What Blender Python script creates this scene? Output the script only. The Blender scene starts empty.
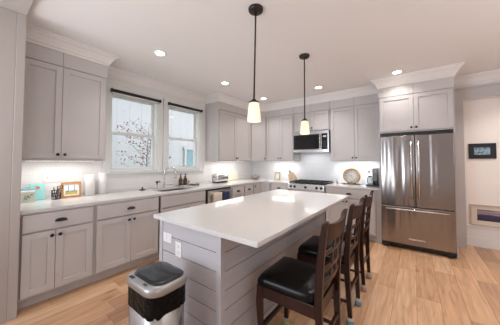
import bpy, bmesh, math, random
from mathutils import Vector, Matrix
random.seed(7)
R = math.radians
S = bpy.context.scene
COL = S.collection

# ------------------------------------------------------------------ camera
cam_d = bpy.data.cameras.new('camera')
cam = bpy.data.objects.new('camera', cam_d)
COL.objects.link(cam)
cam_d.sensor_fit = 'HORIZONTAL'
cam_d.sensor_width = 36.0
cam_d.lens = 219.71 / 500 * 36
cam_d.shift_y = -(162.5 - 154.65) / 500
cam_d.clip_start = 0.02
_yaw, _p, _r = R(36.7905), R(1.7757), R(0.0819)
_F = Vector((-math.sin(_yaw) * math.cos(_p), math.cos(_yaw) * math.cos(_p), math.sin(_p)))
_R = Vector((math.cos(_yaw), math.sin(_yaw), 0))
_U = _R.cross(_F)
_R2 = _R * math.cos(_r) + _U * math.sin(_r)
_U2 = -_R * math.sin(_r) + _U * math.cos(_r)
_m = Matrix((_R2, _U2, -_F)).transposed().to_4x4()
_m.translation = Vector((3.5197, -4.8906, 1.3652))
cam.matrix_world = _m
S.camera = cam

# ------------------------------------------------------------------ world, light, exposure
W = bpy.data.worlds.new('sky')
S.world = W
W.use_nodes = True
_bg = W.node_tree.nodes['Background']
_bg.inputs[0].default_value = (0.93, 0.96, 1.0, 1)
_bg.inputs[1].default_value = 1.9

def light(name, kind, loc, energy, color, rot=(0, 0, 0), size=None, size_y=None, shape=None, parent=None, spot=None):
    d = bpy.data.lights.new(name, kind)
    d.energy = energy
    d.color = color
    if kind == 'AREA':
        d.shape = shape or 'RECTANGLE'
        d.size = size
        if size_y: d.size_y = size_y
    elif kind == 'SPOT':
        d.spot_size = spot or R(120)
        d.spot_blend = 0.6
        d.shadow_soft_size = size or 0.05
    else:
        d.shadow_soft_size = size or 0.05
    o = bpy.data.objects.new(name, d)
    o.location = loc
    o.rotation_euler = rot
    COL.objects.link(o)
    return o

# unseen area lights added as cool soft fill, set in the adjoining room's openings
light('front_fill', 'AREA', (0.7, -9.5, 1.55), 58, (0.70, 0.84, 1.0), (R(90), 0, 0), 1.2, 1.5)
light('side_fill', 'AREA', (7.1, -6.9, 1.55), 14, (0.85, 0.92, 1.0), (R(90), 0, R(90)), 1.4, 1.5)
# unseen fill lights added to brighten the ceiling: adjoining room, and off to the right
light('bounce_fill_room', 'AREA', (1.7, -6.1, 1.1), 24, (0.90, 0.95, 1.0), (R(180 - 25), 0, 0), 2.0, 1.0)
light('bounce_fill_right', 'AREA', (5.6, -3.0, 1.3), 17, (1.0, 0.965, 0.95), (R(180), 0, 0), 1.0, 1.0)

CAN_W, CAN_C, LED_K, PEN_W = 3.1, (1.0, 0.94, 0.89), 0.30, 2.0     # recessed lights, LED bars, pendants

S.view_settings.view_transform = 'Standard'
S.view_settings.look = 'None'
S.view_settings.exposure = 0.68
S.view_settings.gamma = 1.0
S.view_settings.use_curve_mapping = False

# ------------------------------------------------------------------ materials
MATS = {}
def mat(name, col, rough=0.5, metal=0.0, emit=None, estr=0.0, noise=0.0, nscale=8.0, bump=0.0, bscale=60.0, spec=None, stretch=None, coat=0.0):
    m = bpy.data.materials.new(name)
    m.use_nodes = True
    nt = m.node_tree
    b = nt.nodes['Principled BSDF']
    b.inputs['Base Color'].default_value = (*col, 1)
    b.inputs['Roughness'].default_value = rough
    b.inputs['Metallic'].default_value = metal
    if coat: b.inputs['Coat Weight'].default_value = coat
    if spec is not None: b.inputs['Specular IOR Level'].default_value = spec
    if emit:
        b.inputs['Emission Color'].default_value = (*emit, 1)
        b.inputs['Emission Strength'].default_value = estr
    if noise or bump:
        tc = nt.nodes.new('ShaderNodeTexCoord')
        mp = nt.nodes.new('ShaderNodeMapping')
        nt.links.new(tc.outputs['Object'], mp.inputs[0])
        if stretch: mp.inputs['Scale'].default_value = stretch
    if noise:
        n = nt.nodes.new('ShaderNodeTexNoise')
        n.inputs['Scale'].default_value = nscale
        n.inputs['Detail'].default_value = 5
        nt.links.new(mp.outputs[0], n.inputs['Vector'])
        mr = nt.nodes.new('ShaderNodeMapRange')
        mr.inputs['From Min'].default_value = 0.3
        mr.inputs['From Max'].default_value = 0.7
        mr.inputs['To Min'].default_value = 1 - noise
        mr.inputs['To Max'].default_value = 1 + noise
        nt.links.new(n.outputs['Fac'], mr.inputs['Value'])
        mx = nt.nodes.new('ShaderNodeVectorMath')
        mx.operation = 'SCALE'
        mx.inputs[0].default_value = col
        nt.links.new(mr.outputs[0], mx.inputs['Scale'])
        nt.links.new(mx.outputs[0], b.inputs['Base Color'])
    if bump:
        n2 = nt.nodes.new('ShaderNodeTexNoise')
        n2.inputs['Scale'].default_value = bscale
        n2.inputs['Detail'].default_value = 3
        nt.links.new(mp.outputs[0], n2.inputs['Vector'])
        bp = nt.nodes.new('ShaderNodeBump')
        bp.inputs['Strength'].default_value = bump
        bp.inputs['Distance'].default_value = 0.02
        nt.links.new(n2.outputs['Fac'], bp.inputs['Height'])
        nt.links.new(bp.outputs[0], b.inputs['Normal'])
    MATS[name] = m
    return m

class NB:
    """tiny node-graph helper"""
    def __init__(s, m):
        s.nt = m.node_tree
    def n(s, t, **k):
        x = s.nt.nodes.new(t)
        for a, v in k.items(): setattr(x, a, v)
        return x
    def val(s, sock, v):
        if isinstance(v, bpy.types.NodeSocket): s.nt.links.new(v, sock)
        else: sock.default_value = v
    def math(s, op, a, b=0.0, c=0.0):
        x = s.n('ShaderNodeMath', operation=op)
        s.val(x.inputs[0], a); s.val(x.inputs[1], b); s.val(x.inputs[2], c)
        return x.outputs[0]
    def comb(s, x, y, z):
        c = s.n('ShaderNodeCombineXYZ')
        s.val(c.inputs[0], x); s.val(c.inputs[1], y); s.val(c.inputs[2], z)
        return c.outputs[0]
    def ramp(s, fac, stops, interp='LINEAR'):
        r = s.n('ShaderNodeValToRGB')
        r.color_ramp.interpolation = interp
        e = r.color_ramp.elements
        while len(e) < len(stops): e.new(0.5)
        for el, (p, c) in zip(e, stops):
            el.position = p
            el.color = (*c, 1)
        s.val(r.inputs[0], fac)
        return r.outputs[0]
    def mix(s, fac, a, b, blend='MIX'):
        x = s.n('ShaderNodeMix', data_type='RGBA', blend_type=blend)
        s.val(x.inputs[0], fac)
        for sock, v in ((x.inputs[6], a), (x.inputs[7], b)):
            if isinstance(v, bpy.types.NodeSocket): s.nt.links.new(v, sock)
            else: sock.default_value = (*v, 1)
        return x.outputs[2]

def wood_floor():
    m = mat('oak_floor', (0.5, 0.33, 0.22), 0.3)
    g = NB(m); b = m.node_tree.nodes['Principled BSDF']
    tc = g.n('ShaderNodeTexCoord')
    sp = g.n('ShaderNodeSeparateXYZ'); g.nt.links.new(tc.outputs['Object'], sp.inputs[0])
    X, Y = sp.outputs[0], sp.outputs[1]
    wd = 0.185
    row = g.math('FLOOR', g.math('DIVIDE', X, wd))
    wn = g.n('ShaderNodeTexWhiteNoise', noise_dimensions='1D'); g.val(wn.inputs['W'], row)
    yy = g.math('DIVIDE', g.math('ADD', Y, g.math('MULTIPLY', wn.outputs['Value'], 7.0)), 1.25)
    seg = g.math('FLOOR', yy)
    wn2 = g.n('ShaderNodeTexWhiteNoise', noise_dimensions='2D')
    g.nt.links.new(g.comb(row, seg, 0.0), wn2.inputs['Vector'])
    tone = wn2.outputs['Value']
    # grain
    nz = g.n('ShaderNodeTexNoise'); nz.inputs['Scale'].default_value = 1.0; nz.inputs['Detail'].default_value = 6
    g.nt.links.new(g.comb(g.math('MULTIPLY', X, 38.0), g.math('MULTIPLY', Y, 2.6), g.math('MULTIPLY', tone, 40.0)), nz.inputs['Vector'])
    # cathedral figure and knots
    nk = g.n('ShaderNodeTexNoise'); nk.inputs['Scale'].default_value = 1.0; nk.inputs['Detail'].default_value = 2
    g.nt.links.new(g.comb(g.math('MULTIPLY', X, 6.0), g.math('MULTIPLY', Y, 0.75), g.math('MULTIPLY', tone, 90.0)), nk.inputs['Vector'])
    rings = g.math('SINE', g.math('MULTIPLY', nk.outputs['Fac'], 48.0))
    base = g.ramp(tone, [(0, (0.40, 0.225, 0.13)), (0.3, (0.55, 0.325, 0.19)), (0.7, (0.68, 0.42, 0.245)), (1.0, (0.74, 0.50, 0.32))])
    gr = g.ramp(nz.outputs['Fac'], [(0.3, (0.80, 0.77, 0.74)), (0.7, (1.08, 1.06, 1.05))])
    c = g.mix(1.0, base, gr, 'MULTIPLY')
    rg = g.ramp(g.math('MULTIPLY_ADD', rings, 0.5, 0.5), [(0.0, (0.91, 0.885, 0.86)), (0.35, (1.0, 1.0, 1.0)), (1, (1.02, 1.01, 1.01))])
    c = g.mix(1.0, c, rg, 'MULTIPLY')
    vo = g.n('ShaderNodeTexVoronoi'); vo.inputs['Scale'].default_value = 1.0
    g.nt.links.new(g.comb(g.math('MULTIPLY', X, 3.1), g.math('MULTIPLY', Y, 1.2), 0.0), vo.inputs['Vector'])
    kn = g.ramp(vo.outputs['Distance'], [(0.0, (0.42, 0.32, 0.26)), (0.05, (0.75, 0.68, 0.62)), (0.1, (1, 1, 1))])
    c = g.mix(1.0, c, kn, 'MULTIPLY')
    fx = g.math('FRACT', g.math('DIVIDE', X, wd)); fy = g.math('FRACT', yy)
    ex = g.math('MINIMUM', fx, g.math('SUBTRACT', 1.0, fx)); ey = g.math('MULTIPLY', g.math('MINIMUM', fy, g.math('SUBTRACT', 1.0, fy)), 6.0)
    edge = g.math('MINIMUM', ex, ey)
    gap = g.ramp(edge, [(0.0, (0.52, 0.46, 0.42)), (0.018, (1, 1, 1))])
    c = g.mix(1.0, c, gap, 'MULTIPLY')
    g.nt.links.new(c, b.inputs['Base Color'])
    rr = g.math('MULTIPLY_ADD', nz.outputs['Fac'], 0.14, 0.24)
    g.nt.links.new(rr, b.inputs['Roughness'])
    bp = g.n('ShaderNodeBump'); bp.inputs['Strength'].default_value = 0.15; bp.inputs['Distance'].default_value = 0.004
    g.nt.links.new(g.math('MULTIPLY_ADD', edge, 0.0, nz.outputs['Fac']), bp.inputs['Height'])
    g.nt.links.new(bp.outputs[0], b.inputs['Normal'])
    return m

def tile(name, col, grout, axis):
    m = mat(name, col, 0.18)
    g = NB(m); b = m.node_tree.nodes['Principled BSDF']
    tc = g.n('ShaderNodeTexCoord'); sp = g.n('ShaderNodeSeparateXYZ')
    g.nt.links.new(tc.outputs['Object'], sp.inputs[0])
    br = g.n('ShaderNodeTexBrick')
    g.nt.links.new(g.comb(sp.outputs[axis], sp.outputs[2], 0.0), br.inputs['Vector'])
    br.inputs['Scale'].default_value = 1.0
    br.inputs['Brick Width'].default_value = 0.30
    br.inputs['Row Height'].default_value = 0.1
    br.inputs['Mortar Size'].default_value = 0.0022
    br.inputs['Mortar Smooth'].default_value = 0.2
    br.inputs['Color1'].default_value = (*col, 1)
    br.inputs['Color2'].default_value = tuple(c * 0.97 for c in col) + (1,)
    br.inputs['Mortar'].default_value = (*grout, 1)
    g.nt.links.new(br.outputs['Color'], b.inputs['Base Color'])
    return m

def glassy(name, tint=(0.965, 0.97, 0.975), refl=0.035):
    m = bpy.data.materials.new(name); m.use_nodes = True
    nt = m.node_tree; nt.nodes.clear()
    o = nt.nodes.new('ShaderNodeOutputMaterial')
    t = nt.nodes.new('ShaderNodeBsdfTransparent'); t.inputs[0].default_value = (*tint, 1)
    gl = nt.nodes.new('ShaderNodeBsdfGlossy'); gl.inputs['Roughness'].default_value = 0.02
    mx = nt.nodes.new('ShaderNodeMixShader'); mx.inputs[0].default_value = refl
    nt.links.new(t.outputs[0], mx.inputs[1]); nt.links.new(gl.outputs[0], mx.inputs[2]); nt.links.new(mx.outputs[0], o.inputs[0])
    MATS[name] = m
    return m

def steel(name, col, rough, wav=0.25):
    m = mat(name, col, rough, 1.0)
    g = NB(m); b = m.node_tree.nodes['Principled BSDF']
    tc = g.n('ShaderNodeTexCoord'); mp = g.n('ShaderNodeMapping'); mp.inputs['Scale'].default_value = (9, 9, 0.7)
    g.nt.links.new(tc.outputs['Object'], mp.inputs[0])
    n = g.n('ShaderNodeTexNoise'); n.inputs['Scale'].default_value = 1.0; n.inputs['Detail'].default_value = 1.0
    g.nt.links.new(mp.outputs[0], n.inputs['Vector'])
    bp = g.n('ShaderNodeBump'); bp.inputs['Strength'].default_value = wav; bp.inputs['Distance'].default_value = 0.03
    g.nt.links.new(n.outputs['Fac'], bp.inputs['Height'])
    g.nt.links.new(bp.outputs[0], b.inputs['Normal'])
    return m

mat('wall_paint', (0.80, 0.775, 0.77), 0.65)
mat('trim_paint', (0.82, 0.80, 0.795), 0.4)
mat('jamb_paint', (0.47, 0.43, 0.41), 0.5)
mat('ceiling_paint', (0.86, 0.85, 0.855), 0.8)
mat('hall_paint', (0.93, 0.86, 0.81), 0.65)
wood_floor()
tile('window_wall_tile', (0.86, 0.85, 0.845), (0.74, 0.73, 0.73), 1)
tile('range_wall_tile', (0.88, 0.90, 0.925), (0.78, 0.80, 0.82), 0)
mat('cabinet_paint', (0.58, 0.555, 0.552), 0.42, noise=0.02, nscale=3)
mat('shaded_casing', (0.56, 0.53, 0.525), 0.45)  # casing greyed, its shade put into the colour
mat('shiplap_paint', (0.51, 0.488, 0.51), 0.45, noise=0.04, nscale=2, stretch=(1, 1, 8))
mat('quartz', (0.68, 0.665, 0.66), 0.1, noise=0.015, nscale=40)
mat('black_metal', (0.012, 0.011, 0.011), 0.35, 0.3)
mat('bronze', (0.03, 0.024, 0.02), 0.38, 0.5)
steel('stainless', (0.34, 0.31, 0.298), 0.22, 0.55)
mat('mat_board', (0.74, 0.64, 0.55), 0.7)
mat('pale_frame', (0.62, 0.52, 0.42), 0.5)
steel('bin_steel', (0.46, 0.445, 0.435), 0.26, 0.05)
steel('bright_steel', (0.72, 0.71, 0.70), 0.22, 0.03)
mat('chrome', (0.62, 0.63, 0.65), 0.14, 1.0)
mat('silver_plastic', (0.56, 0.555, 0.55), 0.32, 0.35)
mat('black_gloss', (0.012, 0.012, 0.014), 0.08)
mat('black_plastic', (0.015, 0.015, 0.016), 0.4)
mat('cast_iron', (0.02, 0.02, 0.022), 0.55)
mat('bin_lid', (0.012, 0.014, 0.018), 0.16)
mat('bin_rim', (0.40, 0.395, 0.39), 0.3, 0.6)
mat('bag_plastic', (0.003, 0.003, 0.0035), 0.3, bump=0.9, bscale=22, spec=0.13)
mat('espresso_wood', (0.030, 0.0095, 0.0062), 0.34, noise=0.35, nscale=6, stretch=(6, 6, 0.8), spec=0.28)
mat('black_leather', (0.004, 0.0036, 0.0036), 0.25, spec=0.22, bump=0.06, bscale=180)
mat('teal_sock', (0.12, 0.20, 0.23), 0.9)
mat('pink_sock', (0.38, 0.22, 0.20), 0.9)
mat('yellow_sock', (0.40, 0.38, 0.16), 0.9)
mat('white_knit', (0.42, 0.38, 0.35), 0.9)
mat('white_plastic', (0.85, 0.84, 0.83), 0.35)
mat('outlet_dark', (0.25, 0.22, 0.2), 0.5)
mat('red_button', (0.6, 0.12, 0.08), 0.5)
mat('shade_glass', (0.6, 0.56, 0.5), 0.3, emit=(1.0, 0.80, 0.50), estr=0.48)
mat('lamp_lens', (1, 1, 1), 0.5, emit=(1.0, 0.90, 0.74), estr=9.0)
mat('led_lens', (1, 1, 1), 0.5, emit=(1.0, 0.97, 0.92), estr=4.0)
glassy('window_glass')
glassy('clear_glass', (0.88, 0.9, 0.9), 0.14)
mat('sash_white', (0.78, 0.80, 0.80), 0.4)
mat('knife_steel', (0.30, 0.29, 0.28), 0.35, 0.5)
mat('gold_frame', (0.42, 0.31, 0.14), 0.4, 0.3)
mat('oak_frame', (0.55, 0.27, 0.10), 0.45, noise=0.15, nscale=12)
mat('light_wood', (0.60, 0.44, 0.29), 0.5, noise=0.15, nscale=10, stretch=(4, 4, 1))
mat('clock_wood', (0.60, 0.36, 0.16), 0.45, noise=0.15, nscale=12)
mat('paper_white', (0.86, 0.85, 0.84), 0.9, bump=0.15, bscale=120)
mat('dial_white', (0.85, 0.84, 0.82), 0.5)
mat('cream', (0.78, 0.76, 0.62), 0.6, noise=0.05, nscale=30)
mat('sage_cream', (0.70, 0.74, 0.64), 0.6)
mat('teal_paper', (0.30, 0.66, 0.64), 0.6)
mat('blue_cloth', (0.25, 0.50, 0.66), 0.8)
mat('coral', (0.75, 0.22, 0.14), 0.6)
mat('ink', (0.10, 0.13, 0.12), 0.8)
mat('cream_towel', (0.78, 0.68, 0.58), 0.95, bump=0.3, bscale=150)
mat('navy_towel', (0.03, 0.045, 0.10), 0.95, bump=0.3, bscale=150)
mat('amber_glass', (0.10, 0.035, 0.012), 0.15)
mat('bottle_label', (0.05, 0.05, 0.055), 0.5)
mat('sponge', (0.13, 0.145, 0.135), 0.9, noise=0.3, nscale=60)
mat('wicker', (0.33, 0.27, 0.23), 0.7, noise=0.35, nscale=50)
mat('siding', (0.41, 0.425, 0.44), 0.6)
mat('siding_window', (0.14, 0.25, 0.28), 0.15)
mat('bark', (0.12, 0.10, 0.09), 0.9)
mat('red_leaf', (0.23, 0.065, 0.035), 0.7, noise=0.4, nscale=3)
mat('lawn', (0.20, 0.24, 0.12), 0.95, noise=0.3, nscale=6)

# ------------------------------------------------------------------ mesh builder
ID = Matrix.Identity(4)
def frame(o, u, out):
    """local x = u (right), local y = out (towards the viewer), local z = up"""
    m = Matrix((Vector(u), Vector(out), Vector((0, 0, 1)))).transposed().to_4x4()
    m.translation = Vector(o)
    return m

class MB:
    def __init__(s, M=None):
        s.bm = bmesh.new(); s.M = M or ID
    def _add(s, verts, faces, smooth=False):
        vs = [s.bm.verts.new(s.M @ Vector(v)) for v in verts]
        for f in faces:
            try:
                fc = s.bm.faces.new([vs[i] for i in f]); fc.smooth = smooth
            except ValueError: pass
        return vs
    def box(s, x0, x1, y0, y1, z0, z1, bev=0.0):
        x0, x1 = min(x0, x1), max(x0, x1); y0, y1 = min(y0, y1), max(y0, y1); z0, z1 = min(z0, z1), max(z0, z1)
        v = [(x, y, z) for z in (z0, z1) for y in (y0, y1) for x in (x0, x1)]
        f = [(0, 2, 3, 1), (4, 5, 7, 6), (0, 1, 5, 4), (2, 6, 7, 3), (0, 4, 6, 2), (1, 3, 7, 5)]
        if bev <= 0: s._add(v, f); return s
        t = bmesh.new()
        vs = [t.verts.new(p) for p in v]
        for q in f: t.faces.new([vs[i] for i in q])
        bmesh.ops.bevel(t, geom=list(t.edges), offset=bev, segments=2, affect='EDGES', profile=0.6)
        t.verts.index_update()
        s._add([p.co.copy() for p in t.verts], [[p.index for p in fc.verts] for fc in t.faces])
        t.free(); return s
    def loft(s, rings, close=False, caps=True, smooth=True):
        n = len(rings[0]); V = [p for r in rings for p in r]; F = []
        m = len(rings)
        for i in range(m if close else m - 1):
            a, b = i * n, ((i + 1) % m) * n
            for j in range(n):
                k = (j + 1) % n
                F.append((a + j, a + k, b + k, b + j))
        if caps and not close:
            F.append(tuple(reversed(range(n)))); F.append(tuple((m - 1) * n + j for j in range(n)))
        s._add(V, F, smooth); return s
    def lathe(s, c, prof, n=24, axis='z', smooth=True, caps=True):
        c = Vector(c); rings = []
        for r, h in prof:
            ring = []
            for j in range(n):
                a = 2 * math.pi * j / n
                p = (r * math.cos(a), r * math.sin(a), h)
                if axis == 'x': p = (h, p[0], p[1])
                elif axis == 'y': p = (p[1], h, p[0])
                ring.append(c + Vector(p))
            rings.append(ring)
        return s.loft(rings, caps=caps, smooth=smooth)
    def tube(s, pts, rad, n=10, smooth=True, close=False):
        pts = [Vector(p) for p in pts]; rings = []
        m = len(pts); prev = None
        for i, p in enumerate(pts):
            if close: d = (pts[(i + 1) % m] - pts[i - 1]).normalized()
            else: d = (pts[min(i + 1, m - 1)] - pts[max(i - 1, 0)]).normalized()
            if prev is None:
                a = Vector((0, 0, 1)) if abs(d.z) < 0.9 else Vector((1, 0, 0))
                u = d.cross(a).normalized()
            else: u = (prev - d * prev.dot(d)).normalized()
            prev = u; w = d.cross(u)
            r = rad[i] if isinstance(rad, (list, tuple)) else rad
            rings.append([p + (u * math.cos(2 * math.pi * j / n) + w * math.sin(2 * math.pi * j / n)) * r for j in range(n)])
        return s.loft(rings, close=close, smooth=smooth)
    def bar(s, pts, wx, wy, up=None):
        """rectangular bar through pts lying mostly along z: wx, wy widths (lists allowed)"""
        rings = []
        for i, p in enumerate(pts):
            p = Vector(p); a = (wx[i] if isinstance(wx, (list, tuple)) else wx) / 2; b = (wy[i] if isinstance(wy, (list, tuple)) else wy) / 2
            c = min(a, b) * 0.3
            rings.append([p + Vector(q) for q in ((-a + c, -b, 0), (a - c, -b, 0), (a, -b + c, 0), (a, b - c, 0), (a - c, b, 0), (-a + c, b, 0), (-a, b - c, 0), (-a, -b + c, 0))])
        return s.loft(rings, smooth=False)
    def prism(s, poly, z0, z1, smooth=False):
        n = len(poly)
        V = [(p[0], p[1], z0) for p in poly] + [(p[0], p[1], z1) for p in poly]
        F = [tuple(reversed(range(n))), tuple(range(n, 2 * n))] + [(i, (i + 1) % n, n + (i + 1) % n, n + i) for i in range(n)]
        s._add(V, F, smooth); return s
    def obj(s, name, m, parent=None, bevel=0.0, keep=False):
        me = bpy.data.meshes.new(name)
        bmesh.ops.recalc_face_normals(s.bm, faces=s.bm.faces)
        if parent is not None:
            rt = parent
            while rt.parent is not None: rt = rt.parent
            off = rt.location.copy()
        elif keep: off = Vector((0, 0, 0))
        else:
            c = [v.co for v in s.bm.verts]
            off = Vector(((min(v.x for v in c) + max(v.x for v in c)) / 2, (min(v.y for v in c) + max(v.y for v in c)) / 2, min(v.z for v in c)))
        for v in s.bm.verts: v.co -= off
        s.bm.to_mesh(me); s.bm.free()
        me.materials.append(MATS[m])
        o = bpy.data.objects.new(name, me); COL.objects.link(o)
        if parent is not None: o.parent = parent
        else: o.location = off
        if bevel:
            b = o.modifiers.new('bevel', 'BEVEL'); b.width = bevel; b.segments = 2; b.limit_method = 'ANGLE'; b.angle_limit = R(40)
        return o

def tag(o, label, cat, group=None):
    o['label'] = label; o['category'] = cat
    if group: o['group'] = group
    return o
def thing(name, loc, label, cat, group=None):
    o = bpy.data.objects.new(name, None); COL.objects.link(o)
    o.empty_display_size = 0.1
    o.location = loc
    return tag(o, label, cat, group)
def struct(mb, name, m, bevel=0.0):
    o = mb.obj(name, m, bevel=bevel, keep=True); o['kind'] = 'structure'; return o
def rrect(x0, x1, y0, y1, r, n=6):
    P = []
    for cx, cy, a0 in ((x1 - r, y1 - r, 0), (x0 + r, y1 - r, 90), (x0 + r, y0 + r, 180), (x1 - r, y0 + r, 270)):
        for i in range(n + 1):
            a = R(a0 + 90 * i / n); P.append((cx + r * math.cos(a), cy + r * math.sin(a)))
    return P

CEIL = 2.74
WX = -0.06      # face of the window wall
# ------------------------------------------------------------------ room shell
struct(MB().box(-0.5, 7.2, -9.6, 1.6, -0.08, 0.0), 'floor', 'oak_floor')
struct(MB().box(-0.5, 7.2, -9.6, 1.6, CEIL, CEIL + 0.12), 'ceiling', 'ceiling_paint')
WIN = [(-3.545, -2.80, 1.205, 2.405), (-2.605, -1.87, 1.205, 2.405)]
wl = MB()
TH = 0.16
ys = [-9.6, WIN[0][0], WIN[0][1], WIN[1][0], WIN[1][1], 0.16]
for i in (0, 2, 4): wl.box(WX - TH, WX, ys[i], ys[i + 1], 0, CEIL)
for y0, y1, z0, z1 in WIN:
    wl.box(WX - TH, WX, y0, y1, 0, z0); wl.box(WX - TH, WX, y0, y1, z1, CEIL)
struct(wl, 'wall_left', 'wall_paint')
OPX, OPZ = 4.165, 2.372          # left edge and head of the passage opening right of the fridge
HY = 0.17                        # face of the passage wall
struct(MB().box(WX, OPX, 0.0, HY - 0.01, 0, CEIL).box(OPX, 6.6, 0.0, HY - 0.01, OPZ, CEIL), 'wall_back', 'wall_paint')
struct(MB().box(OPX - 0.6, 7.2, HY, HY + 0.12, 0, CEIL), 'wall_hall', 'hall_paint')
struct(MB().box(6.6, 6.75, -4.55, HY, 0, CEIL), 'wall_right', 'wall_paint')
# the cased opening the camera stands in
JX, JY, HZ = 0.70, -4.553, 2.70
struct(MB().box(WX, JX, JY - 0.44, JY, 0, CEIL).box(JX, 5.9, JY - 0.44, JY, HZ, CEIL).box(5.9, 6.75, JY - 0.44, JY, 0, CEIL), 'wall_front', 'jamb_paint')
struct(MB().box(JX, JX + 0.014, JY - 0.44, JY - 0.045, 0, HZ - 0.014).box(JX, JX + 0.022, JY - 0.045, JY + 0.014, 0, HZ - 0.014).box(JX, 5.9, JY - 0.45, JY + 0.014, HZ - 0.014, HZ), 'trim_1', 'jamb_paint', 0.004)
# adjoining room behind the camera, unseen, with wall openings added to let sky light in
struct(MB().box(7.05, 7.2, -9.6, -7.6, 0, CEIL).box(7.05, 7.2, -6.2, -4.9, 0, CEIL).box(7.05, 7.2, -7.6, -6.2, 0, 0.8).box(7.05, 7.2, -7.6, -6.2, 2.3, CEIL), 'wall_far_right', 'wall_paint')
struct(MB().box(-0.2, 0.1, -9.6, -9.45, 0, CEIL).box(1.3, 7.2, -9.6, -9.45, 0, CEIL).box(0.1, 1.3, -9.6, -9.45, 2.3, CEIL).box(0.1, 1.3, -9.6, -9.45, 0, 0.8), 'wall_far_front', 'wall_paint')

# crown moulding: one run with mitred corners over the cabinets and walls
def sweep(path, prof, name, m):
    rings = []
    n = len(path)
    for i, p in enumerate(path):
        p = Vector((*p, 0))
        def nrm(a, b):
            d = (Vector((*b, 0)) - Vector((*a, 0))).normalized(); return Vector((d.y, -d.x, 0))
        ns = []
        if i > 0: ns.append(nrm(path[i - 1], path[i]))
        if i < n - 1: ns.append(nrm(path[i], path[i + 1]))
        if len(ns) == 2:
            b = (ns[0] + ns[1]); b = b / (b.length_squared / 2)
        else: b = ns[0]
        rings.append([p + b * o + Vector((0, 0, z)) for o, z in prof])
    return struct(MB().loft(rings, smooth=False), name, m)
CROWN = [(-0.003, 2.595), (0.012, 2.595), (0.014, 2.618), (0.024, 2.626), (0.034, 2.650), (0.058, 2.686), (0.082, 2.704), (0.086, 2.716), (0.104, 2.718), (0.106, CEIL - 0.001), (-0.003, CEIL - 0.001)]
UX, UY = 0.35, -0.35
LU1 = -3.74        # far end of the near upper cabinet
FL = -1.705        # near end of the far uppers
DG = 0.61
FCX0, FCX1, FCY = 3.047, 3.997, -0.635
sweep([(UX, JY), (UX, LU1), (WX, LU1), (WX, FL), (UX, FL), (UX, -DG), (DG, UY), (FCX0, UY), (FCX0, FCY), (FCX1, FCY), (FCX1, 0), (6.6, 0)], CROWN, 'trim_2', 'trim_paint')
# casing of the passage opening: pilaster beside the fridge panel, then the head board
struct(MB().box(4.003, OPX, -0.022, -0.001, 0, OPZ).box(4.003, 6.6, -0.022, -0.001, OPZ, 2.53).box(4.003, 6.6, -0.034, -0.001, 2.53, 2.56), 'trim_3', 'shaded_casing', 0.003)
# passage skirting and inner trim
bs = MB().box(OPX - 0.5, 6.6, HY - 0.018, HY, 0, 0.15).box(OPX - 0.5, 6.6, HY - 0.012, HY, 0.15, 0.335).box(OPX - 0.5, 6.6, HY - 0.022, HY, 0.315, 0.34)
struct(bs, 'baseboard_hall', 'trim_paint', 0.003)
struct(MB().box(4.10, 4.205, HY - 0.016, HY - 0.001, 0.345, 2.40), 'trim_4', 'trim_paint', 0.002)
# tiled splashbacks
struct(MB().box(WX, WX + 0.008, JY, -3.66, 0.94, 1.372).box(WX, WX + 0.008, -3.66, -1.76, 0.94, 1.12).box(WX, WX + 0.008, -1.76, -0.0, 0.94, 1.372), 'trim_5', 'window_wall_tile')
struct(MB().box(WX + 0.008, 3.045, -0.008, 0, 0.90, 1.372).box(1.36, 2.14, -0.008, 0, 1.372, 1.6), 'trim_6', 'range_wall_tile')

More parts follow.
